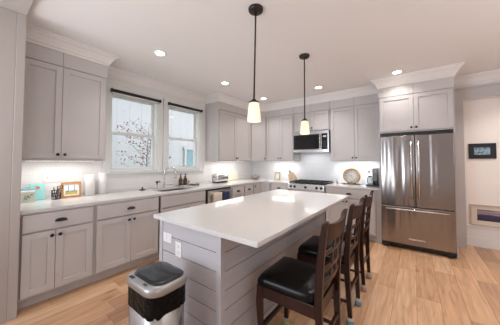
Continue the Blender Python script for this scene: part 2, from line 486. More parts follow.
# ------------------------------------------------------------------ windows
def window(i, y0, y1, z0, z1):
    fr = MB()
    X0, X1 = WX - TH, WX
    # jamb liner, casing, stool and apron
    j = 0.022
    fr.box(X0, X1 + 0.004, y0, y0 + j, z0, z1).box(X0, X1 + 0.004, y1 - j, y1, z0, z1).box(X0, X1 + 0.004, y0, y1, z1 - j, z1).box(X0, X1 + 0.004, y0, y1, z0, z0 + j)
    c = 0.088
    fr.box(X1 + 0.001, X1 + 0.018, y0 - c, y0 + 0.006, z0 - 0.01, z1 + c).box(X1 + 0.001, X1 + 0.018, y1 - 0.006, y1 + c, z0 - 0.01, z1 + c).box(X1 + 0.001, X1 + 0.022, y0 - c, y1 + c, z1 - 0.006, z1 + c + 0.01)
    fr.box(X1 + 0.001, X1 + 0.04, y0 - c - 0.0, y1 + c + 0.0, z0 - 0.03, z0 - 0.004)
    fr.box(X1 + 0.001, X1 + 0.014, y0 - c, y1 + c, z0 - 0.085, z0 - 0.03)
    o = struct(fr, 'window_%d' % i, 'sash_white', 0.003)
    zm = (z0 + z1) / 2 - 0.01
    def sash(xa, xb, za, zb, nm):
        s = 0.036
        m = MB().box(xa, xb, y0 + j, y0 + j + s, za, zb).box(xa, xb, y1 - j - s, y1 - j, za, zb).box(xa, xb, y0 + j + s, y1 - j - s, za, za + s + 0.008).box(xa, xb, y0 + j + s, y1 - j - s, zb - s, zb)
        q = m.obj(nm, 'sash_white', o, bevel=0.002)
        MB().box((xa + xb) / 2 - 0.003, (xa + xb) / 2 + 0.003, y0 + j + s, y1 - j - s, za + s + 0.008, zb - s).obj('pane', 'window_glass', q)
    sash(X0 + 0.035, X0 + 0.065, zm - 0.018, z1 - j, 'upper_sash')
    sash(X0 + 0.068, X0 + 0.098, z0 + j, zm + 0.018, 'lower_sash')
    MB().box(X0 + 0.07, X0 + 0.1, (y0 + y1) / 2 - 0.03, (y0 + y1) / 2 + 0.03, zm + 0.0185, zm + 0.035).obj('sash_lock', 'sash_white', o)
    # roller blind
    b = thing('roller_blind', (WX + 0.05, (y0 + y1) / 2, z1 - 0.02), ['dark bronze roller blind cassette on the window nearer the camera', 'dark bronze roller blind cassette on the window nearer the corner'][i - 1], 'blind', 'roller blinds over the sink windows')
    MB().lathe((WX + 0.052, y0 - 0.005, z1 + 0.004), [(0.023, 0), (0.023, y1 - y0 + 0.01)], 14, 'y').obj('cassette', 'bronze', b)
    for yy in (y0 - 0.017, y1 + 0.006):
        MB().box(WX + 0.023, WX + 0.084, yy, yy + 0.011, z1 - 0.024, z1 + 0.03, 0.003).obj('end_bracket', 'black_metal', b)
    MB().box(WX + 0.048, WX + 0.05, y0 + 0.01, y1 - 0.01, z1 - 0.040, z1 - 0.012).obj('shade_fabric', 'sash_white', b)
    MB().box(WX + 0.042, WX + 0.056, y0 + 0.01, y1 - 0.01, z1 - 0.052, z1 - 0.040, 0.003).obj('hem_bar', 'chrome', b)
for i, w in enumerate(WIN): window(i + 1, *w)

# ------------------------------------------------------------------ outside
struct(MB().box(-12, -0.3, -14, 14, -0.7, -0.6), 'ground', 'lawn')
h = thing('neighbour_house', (-4.2, 1.0, -0.6), 'pale board-and-batten neighbour house seen through both sink windows', 'house')
sd = MB().box(-6.5, -4.2, -9, 9, -0.6, 5.2)
k = -9.0
while k < 9:
    sd.box(-4.2, -4.194, k, k + 0.035, -0.6, 4.0); k += 0.40
sd.obj('siding_wall', 'siding', h)
MB().box(-6.5, -3.75, -9, 9, 4.0, 4.15).box(-3.79, -3.75, -9, 9, 3.9, 4.2).obj('eave', 'siding', h)
nw = MB().box(-4.17, -4.12, 0.80, 0.89, 0.95, 1.95).box(-4.17, -4.12, 1.75, 1.84, 0.95, 1.95).box(-4.17, -4.10, 0.76, 1.88, 1.86, 1.98).box(-4.17, -4.10, 0.78, 1.86, 0.95, 1.03).obj('window_casing', 'siding', h)
MB().box(-4.168, -4.14, 0.89, 1.75, 1.03, 1.86).obj('window_pane', 'siding_window', h)

t = thing('tree', (-1.7, -2.05, -0.6), 'bare young tree with red autumn leaves outside the sink windows', 'tree')
br = MB()
br.tube([(-1.7, -2.05, -0.6), (-1.69, -2.07, 0.6), (-1.72, -2.10, 1.4), (-1.7, -2.06, 2.3)], [0.02, 0.016, 0.012, 0.004], 8)
tips = []
for i in range(26):
    z = 0.95 + 1.15 * (i / 26); a = i * 2.4
    L = 0.45 + 0.25 * random.random() - 0.12 * (i / 26)
    p0 = Vector((-1.70, -2.08, z)); p1 = p0 + Vector((0.5 * L * math.cos(a) * 0.7, 0.5 * L * math.sin(a), 0.10)); p2 = p0 + Vector((L * math.cos(a) * 0.7, L * math.sin(a) * 1.1, 0.32))
    br.tube([p0, p1, p2], [0.006, 0.004, 0.002], 5); tips += [p1, p2, (p1 + p2) / 2, p2]
br.obj('trunk', 'bark', t)
lf = MB()
for i in range(330):
    c = random.choice(tips) + Vector((random.gauss(0, 0.06), random.gauss(0, 0.07), random.gauss(0, 0.06)))
    u = Vector((random.gauss(0, 1), random.gauss(0, 1), random.gauss(0, 1))).normalized(); w = u.orthogonal().normalized()
    s_ = 0.02 + 0.014 * random.random(); n_ = u.cross(w) * 0.25 * s_
    lf._add([c - u * s_, c + w * s_ * 0.55 + n_, c + u * s_, c - w * s_ * 0.55 + n_], [(0, 1, 2), (0, 2, 3)])
lf.obj('foliage', 'red_leaf', t)

# ------------------------------------------------------------------ cabinet parts
def shaker(mb, w, hgt, t=0.020, rail=0.058):
    """a shaker door from local (0,0,0) to (w, t, hgt)"""
    mb.box(0, rail, 0, t, 0, hgt).box(w - rail, w, 0, t, 0, hgt).box(rail, w - rail, 0, t, 0, rail).box(rail, w - rail, 0, t, hgt - rail, hgt)
    mb.box(rail, w - rail, 0, t - 0.012, rail, hgt - rail)
    return mb
def door(parent, F, x, z, w, hgt, knob=None, rail=0.058):
    M = F @ Matrix.Translation((x, 0.008, z))
    d = shaker(MB(M), w, hgt, rail=rail).obj('door', 'cabinet_paint', parent, bevel=0.0015)
    if knob:
        kx = rail * 0.5 if 'l' in knob else w - rail * 0.5
        kz = 0.045 if 'b' in knob else hgt - 0.045
        MB(M).lathe((kx, 0.02, kz), [(0.006, 0), (0.006, 0.012), (0.014, 0.016), (0.0165, 0.022), (0.014, 0.028), (0.006, 0.030)], 14, 'y').obj('knob', 'black_metal', d)
    return d
def drawer(parent, F, x, z, w, hgt, pull=True):
    M = F @ Matrix.Translation((x, 0.008, z))
    d = MB(M).box(0, w, 0, 0.02, 0, hgt).obj('drawer', 'cabinet_paint', parent, bevel=0.003)
    if pull:
        m = MB(M)
        rings = []
        pw, ph, pd = 0.048, 0.030, 0.024
        for i in range(13):
            a = math.pi * i / 12
            cx = w / 2 + pw * math.cos(a); f = math.sin(a)
            ring = []
            for j in range(7):
                b = math.pi / 2 * j / 6
                ring.append((cx, 0.02 + (0.004 + pd * max(f, 0.08)) * math.sin(b), hgt / 2 - 0.014 + ph * (0.25 + 0.75 * max(f, 0.0)) * math.cos(b)))
            ring.append((cx, 0.02, hgt / 2 - 0.014))
            rings.append(ring)
        m.loft(rings)
        m.obj('cup_pull', 'black_metal', d)
    return d

LF = lambda y, x=0.655: frame((x, y, 0), (0, 1, 0), (1, 0, 0))       # cabinets on the window wall
BF = lambda x, y=-0.62: frame((x, y, 0), (1, 0, 0), (0, -1, 0))      # cabinets on the range wall
TOE, BTOP = 0.105, 0.882
UB, UDT, UT = 1.372, 2.425, 2.596

def upper_left(name, y0, y1, splits, label, group, knobs):
    r = thing(name, (UX, (y0 + y1) / 2, UB), label, 'cabinet', group)
    MB().box(WX + 0.010, UX - 0.0205, y0, y1, UB, UT).obj('body', 'cabinet_paint', r)
    F = LF(y0, UX - 0.0205)
    es = [y0 + 0.022] + splits + [y1 - 0.022]
    for i in range(len(es) - 1):
        a, b = es[i] + (0.002 if i else 0), es[i + 1] - (0.002 if i < len(es) - 2 else 0)
        door(r, F, a - y0, UB + 0.022, b - a, UDT - UB - 0.022, knobs[i])
        a2 = y0 if i == 0 else a; b2 = y1 if i == len(es) - 2 else b
        MB(F).box(a2 - y0, b2 - y0, 0.001, 0.019, UDT + 0.012, UT).obj('frieze_panel', 'cabinet_paint', r, bevel=0.0015)
    return r
GU = 'pale grey upper cabinets'
upper_left('upper_cabinet', JY + 0.017, LU1, [-4.19], 'tall two-door upper cabinet above the pen cup and paper rolls', GU, ['rb', 'lb'])
upper_left('upper_cabinet', FL, -DG - 0.004, [-1.165], 'two-door upper cabinet between window and corner, above the toaster', GU, ['rb', 'lb'])

# diagonal corner cabinet
r = thing('corner_cabinet', ((UX + DG) / 2, (-DG + UY) / 2, UB), 'single-door diagonal upper cabinet across the room corner above the bowl', 'cabinet', GU)
n45 = Vector((1, -1, 0)).normalized()
q = 0.0205 * math.sqrt(2)
MB().prism([(WX + 0.010, -0.010), (WX + 0.010, -DG), (UX - 0.0205, -DG), (UX - 0.008, -DG + 0.002 + 0.0205 * 0.4), (DG - 0.002 - 0.0205 * 0.4, UY + 0.008), (DG, UY + 0.0205), (DG, -0.010)], UB, UT).obj('body', 'cabinet_paint', r)
F45 = frame(Vector((UX, -DG, 0)) - n45 * 0.012 + Vector((1, 1, 0)).normalized() * 0.012, Vector((1, 1, 0)).normalized(), n45)
dl = (DG - UX) * math.sqrt(2) - 0.024
door(r, F45, 0, UB + 0.022, dl, UDT - UB - 0.022, 'rb')
MB(F45).box(0, dl, 0.001, 0.019, UDT + 0.012, UT).obj('frieze_panel', 'cabinet_paint', r, bevel=0.0015)

def upper_back(x0, x1, split, z0, label, knobs=('rb', 'lb'), depth=UY, ztop=UT, zd=UDT, fr=None):
    r = thing('upper_cabinet', ((x0 + x1) / 2, depth, z0), label, 'cabinet', GU)
    MB().box(x0, x1, depth + 0.0205, -0.010, z0, ztop).obj('body', 'cabinet_paint', r)
    F = BF(x0, depth + 0.0205)
    es = [x0 + 0.018, split, x1 - 0.018]
    for i in range(2):
        a, b = es[i] + (0.002 if i else 0), es[i + 1] - (0.002 if i < 1 else 0)
        door(r, F, a - x0, z0 + 0.022, b - a, zd - z0 - 0.022, knobs[i])
        MB(F).box((0 if i == 0 else a - x0), (x1 - x0 if i else b - x0), 0.001, 0.019, zd + 0.012, ztop).obj('frieze_panel', 'cabinet_paint', r, bevel=0.0015)
    return r
upper_back(DG + 0.004, 1.352, 1.0, UB, 'narrow two-door upper cabinet left of the microwave')
upper_back(1.358, 2.152, 1.752, 2.012, 'short two-door upper cabinet directly over the microwave')
upper_back(2.158, 3.043, 2.61, UB, 'wide two-door upper cabinet above the clock and coffee maker')
fc = upper_back(FCX0, FCX1, 3.522, 1.835, 'deep two-door cabinet surrounding and topping the steel fridge', depth=FCY)
MB().box(FCX0, FCX0 + 0.018, FCY + 0.002, -0.010, 0, 1.834).obj('side_panel', 'cabinet_paint', fc)
MB().box(FCX1 - 0.018, FCX1, FCY + 0.002, -0.010, 0, 1.834).obj('side_panel', 'cabinet_paint', fc)

# base cabinets
GB = 'grey base cabinets under the worktop'
def base_left(y0, y1, label, split, pull=True, hollow=False, drawers=None):
    r = thing('base_cabinet', (0.36, (y0 + y1) / 2, 0), label, 'cabinet', GB)
    b = MB()
    x0, x1 = WX + 0.010, 0.655
    if hollow:
        b.box(x0, x1, y0, y0 + 0.018, TOE, BTOP).box(x0, x1, y1 - 0.018, y1, TOE, BTOP).box(x0, x1, y0, y1, TOE, TOE + 0.018).box(x1 - 0.02, x1, y0, y1, TOE, BTOP)
    else: b.box(x0, x1, y0, y1, TOE, BTOP)
    b.obj('body', 'cabinet_paint', r)
    MB().box(x0, x1 - 0.075, y0, y1, 0, TOE - 0.001).obj('toe_kick', 'cabinet_paint', r)
    F = LF(y0); w = y1 - y0; g = 0.018
    if drawers:
        zt = 0.866
        for hh in drawers:
            drawer(r, F, g, zt - hh, w - 2 * g, hh - 0.012); zt -= hh
    else:
        drawer(r, F, g, 0.708, w - 2 * g, 0.158, pull)
        door(r, F, g, 0.128, split - y0 - g - 0.002, 0.565, 'rt'); door(r, F, split - y0 + 0.002, 0.128, y1 - split - g - 0.002, 0.565, 'lt')
    return r
base_left(JY + 0.017, -3.954, 'base cabinet with wide drawer, nearest the door jamb, below the pen cup', -4.285)
base_left(-3.952, -3.182, 'base cabinet with wide drawer, between the jamb-side cabinet and the sink cabinet', -3.565)
base_left(-3.180, -2.332, 'sink base cabinet with a plain false drawer front and no cup pull', -2.745, False, True)
base_left(-1.672, -1.286, 'narrow drawer stack directly right of the dishwasher', 0, drawers=[0.165, 0.29, 0.29])
base_left(-1.284, -0.960, 'narrow drawer stack beside the corner cupboard, second from the dishwasher', 0, drawers=[0.165, 0.29, 0.29])
# corner base
r = thing('corner_cabinet', (0.35, -0.35, 0), 'corner base cabinet with a folding door in the room corner', 'cabinet', GB)
MB().prism([(WX + 0.010, -0.010), (WX + 0.010, -0.957), (0.655, -0.957), (0.655, -0.62), (0.912, -0.62), (0.912, -0.010)], TOE, BTOP).obj('body', 'cabinet_paint', r)
MB().prism([(WX + 0.010, -0.010), (WX + 0.010, -0.957), (0.58, -0.957), (0.58, -0.545), (0.912, -0.545), (0.912, -0.010)], 0, TOE - 0.001).obj('toe_kick', 'cabinet_paint', r)
door(r, LF(-0.957), 0.018, 0.128, 0.294, 0.735, 'lt', rail=0.045)
door(r, BF(0.655), 0.024, 0.128, 0.215, 0.735, None, rail=0.045)
def base_back(x0, x1, label, split=None, z=0):
    r = thing('base_cabinet', ((x0 + x1) / 2, -0.33, 0), label, 'cabinet', GB)
    MB().box(x0, x1, -0.62, -0.010, TOE, BTOP).obj('body', 'cabinet_paint', r)
    MB().box(x0, x1, -0.545, -0.010, 0, TOE - 0.001).obj('toe_kick', 'cabinet_paint', r)
    F = BF(x0); w = x1 - x0; g = 0.018
    drawer(r, F, g, 0.708, w - 2 * g, 0.158)
    if split:
        door(r, F, g, 0.128, split - x0 - g - 0.002, 0.565, 'rt'); door(r, F, split - x0 + 0.002, 0.128, x1 - split - g - 0.002, 0.565, 'lt')
    else: door(r, F, g, 0.128, w - 2 * g, 0.565, 'rt')
base_back(0.922, 1.352, 'narrow base cabinet with one cup-pull drawer left of the range')
base_back(2.142, 2.985, 'base cabinet with cup-pull drawer between range and fridge', 2.50)
tag(MB().box(2.989, 3.043, -0.60, -0.010, 0, BTOP).obj('filler_panel', 'cabinet_paint'), 'thin grey filler strip between base cabinet and fridge', 'panel')

# worktops
wt = MB()
SK = (0.14, 0.53, -3.045, -2.43)        # sink cut-out
zt0, zt1 = 0.884, 0.914
wt.box(WX + 0.001, 0.682, JY + 0.002, SK[2], zt0, zt1).box(WX + 0.001, 0.682, SK[3], -0.002, zt0, zt1)
wt.box(WX + 0.001, SK[0], SK[2], SK[3], zt0, zt1).box(SK[1], 0.682, SK[2], SK[3], zt0, zt1)
wt.box(0.682, 1.352, -0.647, -0.002, zt0, zt1)
tag(wt.obj('worktop', 'quartz'), 'white quartz worktop running under the windows and around the corner', 'worktop')
tag(MB().box(2.136, 3.043, -0.647, -0.010, zt0, zt1, 0.003).obj('worktop', 'quartz'), 'short white quartz worktop between range and fridge under the clock', 'worktop')
# sink
s0 = thing('sink', (0.335, -2.74, 0.70), 'undermount stainless steel sink under the gooseneck faucet', 'sink')
sk = MB()
a, b, c, d = SK
sk.box(a - 0.004, b + 0.004, c - 0.004, d + 0.004, 0.69, 0.695)
for bx in ((a - 0.006, a, c - 0.006, d + 0.006), (b, b + 0.006, c - 0.006, d + 0.006), (a, b, c - 0.006, c), (a, b, d, d + 0.006)):
    sk.box(*bx, 0.69, 0.8835)
sk.obj('basin', 'bright_steel', s0)
MB().lathe((0.335, -2.74, 0.695), [(0.045, 0), (0.045, 0.003), (0.03, 0.004)], 18).obj('drain', 'chrome', s0)

# ------------------------------------------------------------------ island
IX0, IX1, IY0, IY1 = 1.739, 2.813, -3.877, -1.715
BX0, BX1, BY0, BY1 = 1.775, 2.497, -3.84, -1.752
isl = thing('kitchen_island', ((BX0 + BX1) / 2, (BY0 + BY1) / 2, 0), 'long grey shiplap kitchen island in the middle of the room', 'island')
MB().box(BX0 + 0.02, BX1 - 0.022, BY0 + 0.022, BY1 - 0.02, 0, BTOP).obj('body', 'shiplap_paint', isl)
def ship(nm, F, w):
    m = MB(F); z = BTOP - 0.002; bh = 0.128
    while z > 0.10:
        z2 = max(z - bh, 0.088)
        m.box(0, w, 0, 0.014, z2 + 0.005, z, 0.0015); z = z2
    m.box(0, w, 0, 0.004, 0.09, BTOP - 0.003)
    m.obj(nm, 'shiplap_paint', isl)
    MB(F).box(-0.001, w + 0.001, 0, 0.018, 0, 0.087).obj('skirting', 'shiplap_paint', isl, bevel=0.002)
pw = 0.044
ship('end_panel', BF(BX0 + pw, BY0 + 0.021), BX1 - BX0 - 2 * pw)
ship('side_panel', frame((BX1 - 0.021, BY0 + pw, 0), (0, 1, 0), (1, 0, 0)), BY1 - BY0 - 2 * pw)
for x, y in ((BX0, BY0), (BX1 - pw, BY0), (BX1 - pw, BY1 - pw), (BX0, BY1 - pw)):
    MB().box(x, x + pw, y, y + pw, 0, BTOP).obj('corner_post', 'shiplap_paint', isl, bevel=0.002)
FI = frame((BX0 + 0.02, BY1 - pw, 0), (0, -1, 0), (-1, 0, 0))
for i in range(3):
    wd = (BY1 - BY0 - 2 * pw) / 3
    door(isl, FI, i * wd + 0.01, 0.128, wd - 0.02, 0.735, 'lt')
tag(MB().box(IX0, IX1, IY0, IY1, 0.8835, 0.914, 0.003).obj('island_worktop', 'quartz'), 'large glossy white quartz top on the shiplap island', 'worktop')

def outlet(F, w, hh, label, group, kind, cat='outlet', name='wall_outlet'):
    r = thing(name, F @ Vector((w / 2, 0, 0)), label, cat, group)
    MB(F).box(0, w, 0.0005, 0.006, 0, hh, 0.002).obj('cover_plate', 'white_plastic', r)
    if kind == 'wide':
        for x in (w * 0.3, w * 0.7): MB(F).box(x - 0.017, x + 0.017, 0.006, 0.009, hh * 0.25, hh * 0.75, 0.002).obj('rocker', 'white_plastic', r)
    elif kind == 'duplex':
        for z in (hh * 0.3, hh * 0.7):
            m = MB(F).box(w * 0.28, w * 0.72, 0.006, 0.008, z - hh * 0.13, z + hh * 0.13, 0.002).obj('socket', 'white_plastic', r)
            MB(F).box(w * 0.40, w * 0.43, 0.008, 0.0085, z - 0.006, z + 0.006).box(w * 0.57, w * 0.60, 0.008, 0.0085, z - 0.006, z + 0.006).obj('slots', 'outlet_dark', m)
    elif kind == 'gfci':
        MB(F).box(w * 0.25, w * 0.75, 0.006, 0.009, hh * 0.2, hh * 0.8, 0.002).obj('socket', 'white_plastic', r)
        MB(F).box(w * 0.44, w * 0.56, 0.009, 0.011, hh * 0.46, hh * 0.54).obj('reset_button', 'red_button', r)
    else:
        MB(F).box(w * 0.35, w * 0.65, 0.006, 0.009, hh * 0.28, hh * 0.72, 0.002).obj('rocker', 'white_plastic', r)
        MB(F).box(w * 0.45, w * 0.55, 0.009, 0.011, hh * 0.46, hh * 0.54).obj('dimmer_slider', 'outlet_dark', r)
GO = 'white outlet and switch plates'
fi = BY0 + 0.021 - 0.014
outlet(BF(1.83, fi) @ Matrix.Translation((0, 0, 0.705)), 0.118, 0.074, 'wide horizontal white switch plate on the island end panel', GO, 'wide', 'switch', 'light_switch')
outlet(BF(2.00, fi) @ Matrix.Translation((0, 0, 0.622)), 0.076, 0.115, 'upright white duplex outlet on the island end panel', GO, 'duplex')
LFW = lambda y, z: frame((WX + 0.008, y, z), (0, 1, 0), (1, 0, 0))
outlet(LFW(-4.262, 1.105), 0.078, 0.118, 'white outlet with a red button on the tiles above the teal card', GO, 'gfci')
outlet(LFW(-4.162, 1.112), 0.076, 0.115, 'white dimmer switch on the tiles above the pen cup', GO, 'switch', 'switch', 'light_switch')
outlet(BF(4.565, HY) @ Matrix.Translation((0, 0, 1.60)), 0.075, 0.115, 'white switch plate on the passage wall at the right edge', GO, 'switch', 'switch', 'light_switch')

# ------------------------------------------------------------------ fridge
fr = thing('refrigerator', (3.522, -0.36, 0), 'large stainless french door refrigerator with bottom freezer drawer', 'refrigerator')
fx0, fx1, fy = 3.070, 3.974, -0.69
MB().box(fx0 + 0.003, fx1 - 0.003, fy + 0.062, -0.02, 0.05, 1.765).obj('body', 'black_plastic', fr)
sp = 3.527
def fdoor(x0, x1, z0, z1, nm):
    return MB().box(x0, x1, fy, fy + 0.06, z0, z1, 0.010).obj(nm, 'stainless', fr)
dL = fdoor(fx0, sp - 0.003, 0.672, 1.775, 'door'); dR = fdoor(sp + 0.003, fx1, 0.672, 1.775, 'door'); dD = fdoor(fx0, fx1, 0.085, 0.662, 'freezer_drawer')
def vhandle(x, z0, z1, par):
    MB().tube([(x, fy - 0.048, z0), (x, fy - 0.048, z1)], 0.0125, 12).tube([(x, fy + 0.001, z0 + 0.04), (x, fy - 0.048, z0 + 0.04)], 0.009, 10).tube([(x, fy + 0.001, z1 - 0.04), (x, fy - 0.048, z1 - 0.04)], 0.009, 10).obj('handle', 'bright_steel', par)
vhandle(sp - 0.045, 0.80, 1.68, dL); vhandle(sp + 0.045, 0.80, 1.68, dR)
MB().tube([(fx0 + 0.07, fy - 0.048, 0.625), (fx1 - 0.07, fy - 0.048, 0.625)], 0.0125, 12).tube([(fx0 + 0.12, fy + 0.001, 0.625), (fx0 + 0.12, fy - 0.048, 0.625)], 0.009, 10).tube([(fx1 - 0.12, fy + 0.001, 0.625), (fx1 - 0.12, fy - 0.048, 0.625)], 0.009, 10).obj('handle', 'bright_steel', dD)
MB().box(3.43, 3.63, fy - 0.002, fy, 0.165, 0.188, 0.001).obj('badge', 'silver_plastic', dD)
MB().box(fx0 + 0.02, fx1 - 0.02, fy + 0.05, fy + 0.062, 0.018, 0.08).obj('toe_grille', 'black_plastic', fr)
for x in (fx0 + 0.05, fx1 - 0.06):
    MB().lathe((x, fy + 0.03, 0), [(0.022, 0), (0.022, 0.02), (0.014, 0.024), (0.014, 0.084)], 14).box(x - 0.05, x + 0.05, fy + 0.008, fy + 0.05, 0.03, 0.084, 0.006).obj('foot', 'black_plastic', fr)
MB().box(fx0 + 0.01, fx1 - 0.01, fy + 0.03, fy + 0.12, 1.776, 1.80, 0.004).box(fx0 + 0.005, fx1 - 0.005, fy + 0.062, fy + 0.2, 1.766, 1.826).obj('hinge_cover', 'black_plastic', fr)

# ------------------------------------------------------------------ range
rg = thing('range', (1.744, -0.34, 0), 'stainless gas range with black grates and five front knobs', 'stove')
rx0, rx1 = 1.358, 2.13
ry = -0.665
MB().box(rx0, rx1, ry + 0.03, -0.03, 0.05, 0.905).obj('body', 'bright_steel', rg)
cpn = MB()
v = [(rx0, ry + 0.03, 0.80), (rx1, ry + 0.03, 0.80), (rx1, ry - 0.012, 0.80), (rx0, ry - 0.012, 0.80), (rx0, ry + 0.03, 0.908), (rx1, ry + 0.03, 0.908), (rx1, ry + 0.010, 0.908), (rx0, ry + 0.010, 0.908)]
cpn._add(v, [(0, 1, 2, 3), (4, 7, 6, 5), (0, 4, 5, 1), (3, 2, 6, 7), (0, 3, 7, 4), (1, 5, 6, 2)])
cp = cpn.obj('control_panel', 'bright_steel', rg, bevel=0.003)
for x in (1.434, 1.520, 1.758, 1.983, 2.075):
    kb = MB().lathe((x, ry - 0.002, 0.848), [(0.026, 0.003), (0.026, -0.008), (0.019, -0.012), (0.017, -0.036), (0.012, -0.04)], 18, 'y').obj('knob', 'black_plastic', rg)
    MB().lathe((x, ry - 0.002, 0.848), [(0.029, 0.004), (0.029, -0.004), (0.026, -0.006)], 18, 'y').obj('knob_ring', 'chrome', kb)
dd = MB().box(rx0 + 0.004, rx1 - 0.004, ry, ry + 0.029, 0.225, 0.79, 0.004).obj('oven_door', 'bright_steel', rg)
MB().box(rx0 + 0.12, rx1 - 0.12, ry - 0.002, ry, 0.33, 0.64).obj('oven_window', 'black_gloss', dd)
MB().tube([(rx0 + 0.06, ry - 0.045, 0.735), (rx1 - 0.06, ry - 0.045, 0.735)], 0.012).tube([(rx0 + 0.1, ry, 0.735), (rx0 + 0.1, ry - 0.045, 0.735)], 0.008).tube([(rx1 - 0.1, ry, 0.735), (rx1 - 0.1, ry - 0.045, 0.735)], 0.008).obj('handle', 'bright_steel', dd)
MB().box(rx0 + 0.004, rx1 - 0.004, ry, ry + 0.029, 0.06, 0.215, 0.004).obj('storage_drawer', 'bright_steel', rg)
for x in (rx0 + 0.05, rx1 - 0.05):
    for y in (-0.58, -0.08): MB().lathe((x, y, 0), [(0.018, 0), (0.018, 0.05)], 12).obj('foot', 'black_plastic', rg)
MB().box(rx0 + 0.012, rx1 - 0.012, ry + 0.045, -0.035, 0.905, 0.918, 0.004).obj('cooktop', 'black_gloss', rg)
for i in range(3):
    gx0 = rx0 + 0.02 + i * 0.246; gx1 = gx0 + 0.24; gy0, gy1 = ry + 0.055, -0.06
    g = MB()
    for y in (gy0, (gy0 + gy1) / 2, gy1): g.box(gx0, gx1, y - 0.006, y + 0.006, 0.935, 0.950, 0.002)
    for x in (gx0 + 0.006, (gx0 + gx1) / 2, gx1 - 0.006): g.box(x - 0.006, x + 0.006, gy0, gy1, 0.935, 0.951, 0.002)
    for y in ((gy0 * 3 + gy1) / 4, (gy0 + 3 * gy1) / 4): g.box(gx0 + 0.03, gx1 - 0.03, y - 0.005, y + 0.005, 0.937, 0.951)
    for x in (gx0 + 0.006, gx1 - 0.006):
        for y in (gy0, gy1): g.box(x - 0.006, x + 0.006, y - 0.006, y + 0.006, 0.918, 0.936)
    g.obj('grate', 'cast_iron', rg)
for bx, by in ((1.49, -0.49), (1.49, -0.2), (1.744, -0.34), (2.0, -0.49), (2.0, -0.2)):
    MB().lathe((bx, by, 0.918), [(0.045, 0), (0.045, 0.008), (0.03, 0.010), (0.03, 0.016)], 18).obj('burner', 'cast_iron', rg)

# ------------------------------------------------------------------ microwave
mw = thing('microwave', (1.752, -0.2, 1.562), 'stainless over-the-range microwave with black glass door', 'microwave')
mx0, mx1, mz0, mz1, my = 1.364, 2.146, 1.562, 2.006, -0.40
MB().box(mx0, mx1, my + 0.026, -0.010, mz0, mz1).obj('body', 'black_plastic', mw)
MB().box(mx0, mx1, my, my + 0.025, mz1 - 0.062, mz1, 0.004).obj('top_vent', 'bright_steel', mw)
MB().box(mx0, mx1, my, my + 0.025, mz0 + 0.0, mz0 + 0.058, 0.004).obj('bottom_strip', 'bright_steel', mw)
dm = MB().box(mx0, 2.0, my - 0.006, my + 0.025, mz0 + 0.06, mz1 - 0.064, 0.004).obj('door', 'bright_steel', mw)
MB().box(mx0 + 0.012, 1.948, my - 0.008, my - 0.006, mz0 + 0.066, mz1 - 0.070).obj('door_glass', 'black_gloss', dm)
MB().tube([(1.972, my - 0.036, mz0 + 0.075), (1.972, my - 0.036, mz1 - 0.08)], 0.012, 10).tube([(1.972, my - 0.006, mz0 + 0.1), (1.972, my - 0.036, mz0 + 0.1)], 0.008).tube([(1.972, my - 0.006, mz1 - 0.11), (1.972, my - 0.036, mz1 - 0.11)], 0.008).obj('handle', 'bright_steel', dm)
pn = MB().box(2.004, mx1 - 0.03, my - 0.004, my + 0.025, mz0 + 0.06, mz1 - 0.064, 0.003).obj('control_panel', 'black_gloss', mw)
MB().box(2.03, 2.095, my - 0.006, my - 0.004, mz1 - 0.14, mz1 - 0.105).obj('display', 'silver_plastic', pn)
bt = MB()
for i in range(4):
    for j in range(3): bt.box(2.026 + j * 0.026, 2.044 + j * 0.026, my - 0.0055, my - 0.004, mz0 + 0.10 + i * 0.035, mz0 + 0.122 + i * 0.035)
bt.obj('keypad', 'black_plastic', pn)
MB().box(mx1 - 0.029, mx1, my, my + 0.025, mz0 + 0.06, mz1 - 0.064, 0.003).obj('side_stile', 'bright_steel', mw)
l = light('splashback_fill', 'AREA', (0, -0.02, -0.012), 0.6, (0.96, 0.98, 1.0), size=0.4, size_y=0.1); l.parent = mw  # area light added under the microwave to brighten the splashback
MB().box(mx0 + 0.05, mx1 - 0.05, my + 0.04, -0.05, mz0 - 0.008, mz0).obj('grease_filter', 'silver_plastic', mw)

# ------------------------------------------------------------------ dishwasher and towels
dw = thing('dishwasher', (0.35, -2.0, 0), 'stainless dishwasher with towel-draped bar between sink cabinet and drawers', 'dishwasher')
dy0, dy1 = -2.322, -1.682
MB().box(0.02, 0.645, dy0 + 0.002, dy1 - 0.002, 0.06, 0.878).obj('body', 'black_plastic', dw)
df = MB().box(0.646, 0.675, dy0 + 0.03, dy1 - 0.012, 0.12, 0.853, 0.004).obj('door', 'bright_steel', dw)
MB().tube([(0.718, dy0 + 0.08, 0.795), (0.718, dy1 - 0.03, 0.795)], 0.010, 10).tube([(0.675, dy0 + 0.11, 0.795), (0.718, dy0 + 0.11, 0.795)], 0.008).tube([(0.675, dy1 - 0.06, 0.795), (0.718, dy1 - 0.06, 0.795)], 0.008).obj('handle', 'bright_steel', df)
MB().box(0.56, 0.60, dy0 + 0.02, dy1 - 0.02, 0, 0.06).obj('toe_kick', 'black_plastic', dw)
def towel(y0, y1, m, label):
    rings = []
    prof = [(0.700, 0.50), (0.703, 0.62), (0.704, 0.74), (0.7045, 0.79), (0.709, 0.806), (0.718, 0.8115), (0.727, 0.806), (0.7325, 0.79), (0.734, 0.72), (0.737, 0.60), (0.736, 0.44)]
    n = 9
    outer = []
    for i in range(n + 1):
        y = y0 + (y1 - y0) * i / n; wv = 0.004 * math.sin(i * 1.9)
        ring = [(x + (wv if z < 0.72 and x > 0.72 else 0), y, z) for x, z in prof] + [(x + (wv if z < 0.72 and x > 0.72 else 0) - 0.0035 * (1 if x > 0.718 else -1), y, z - (0.003 if z > 0.8 else 0)) for x, z in reversed(prof)]
        rings.append(ring)
    o = MB().loft(rings).obj('dish_towel', m)
    tag(o, label, 'towel', 'towels over the dishwasher bar')
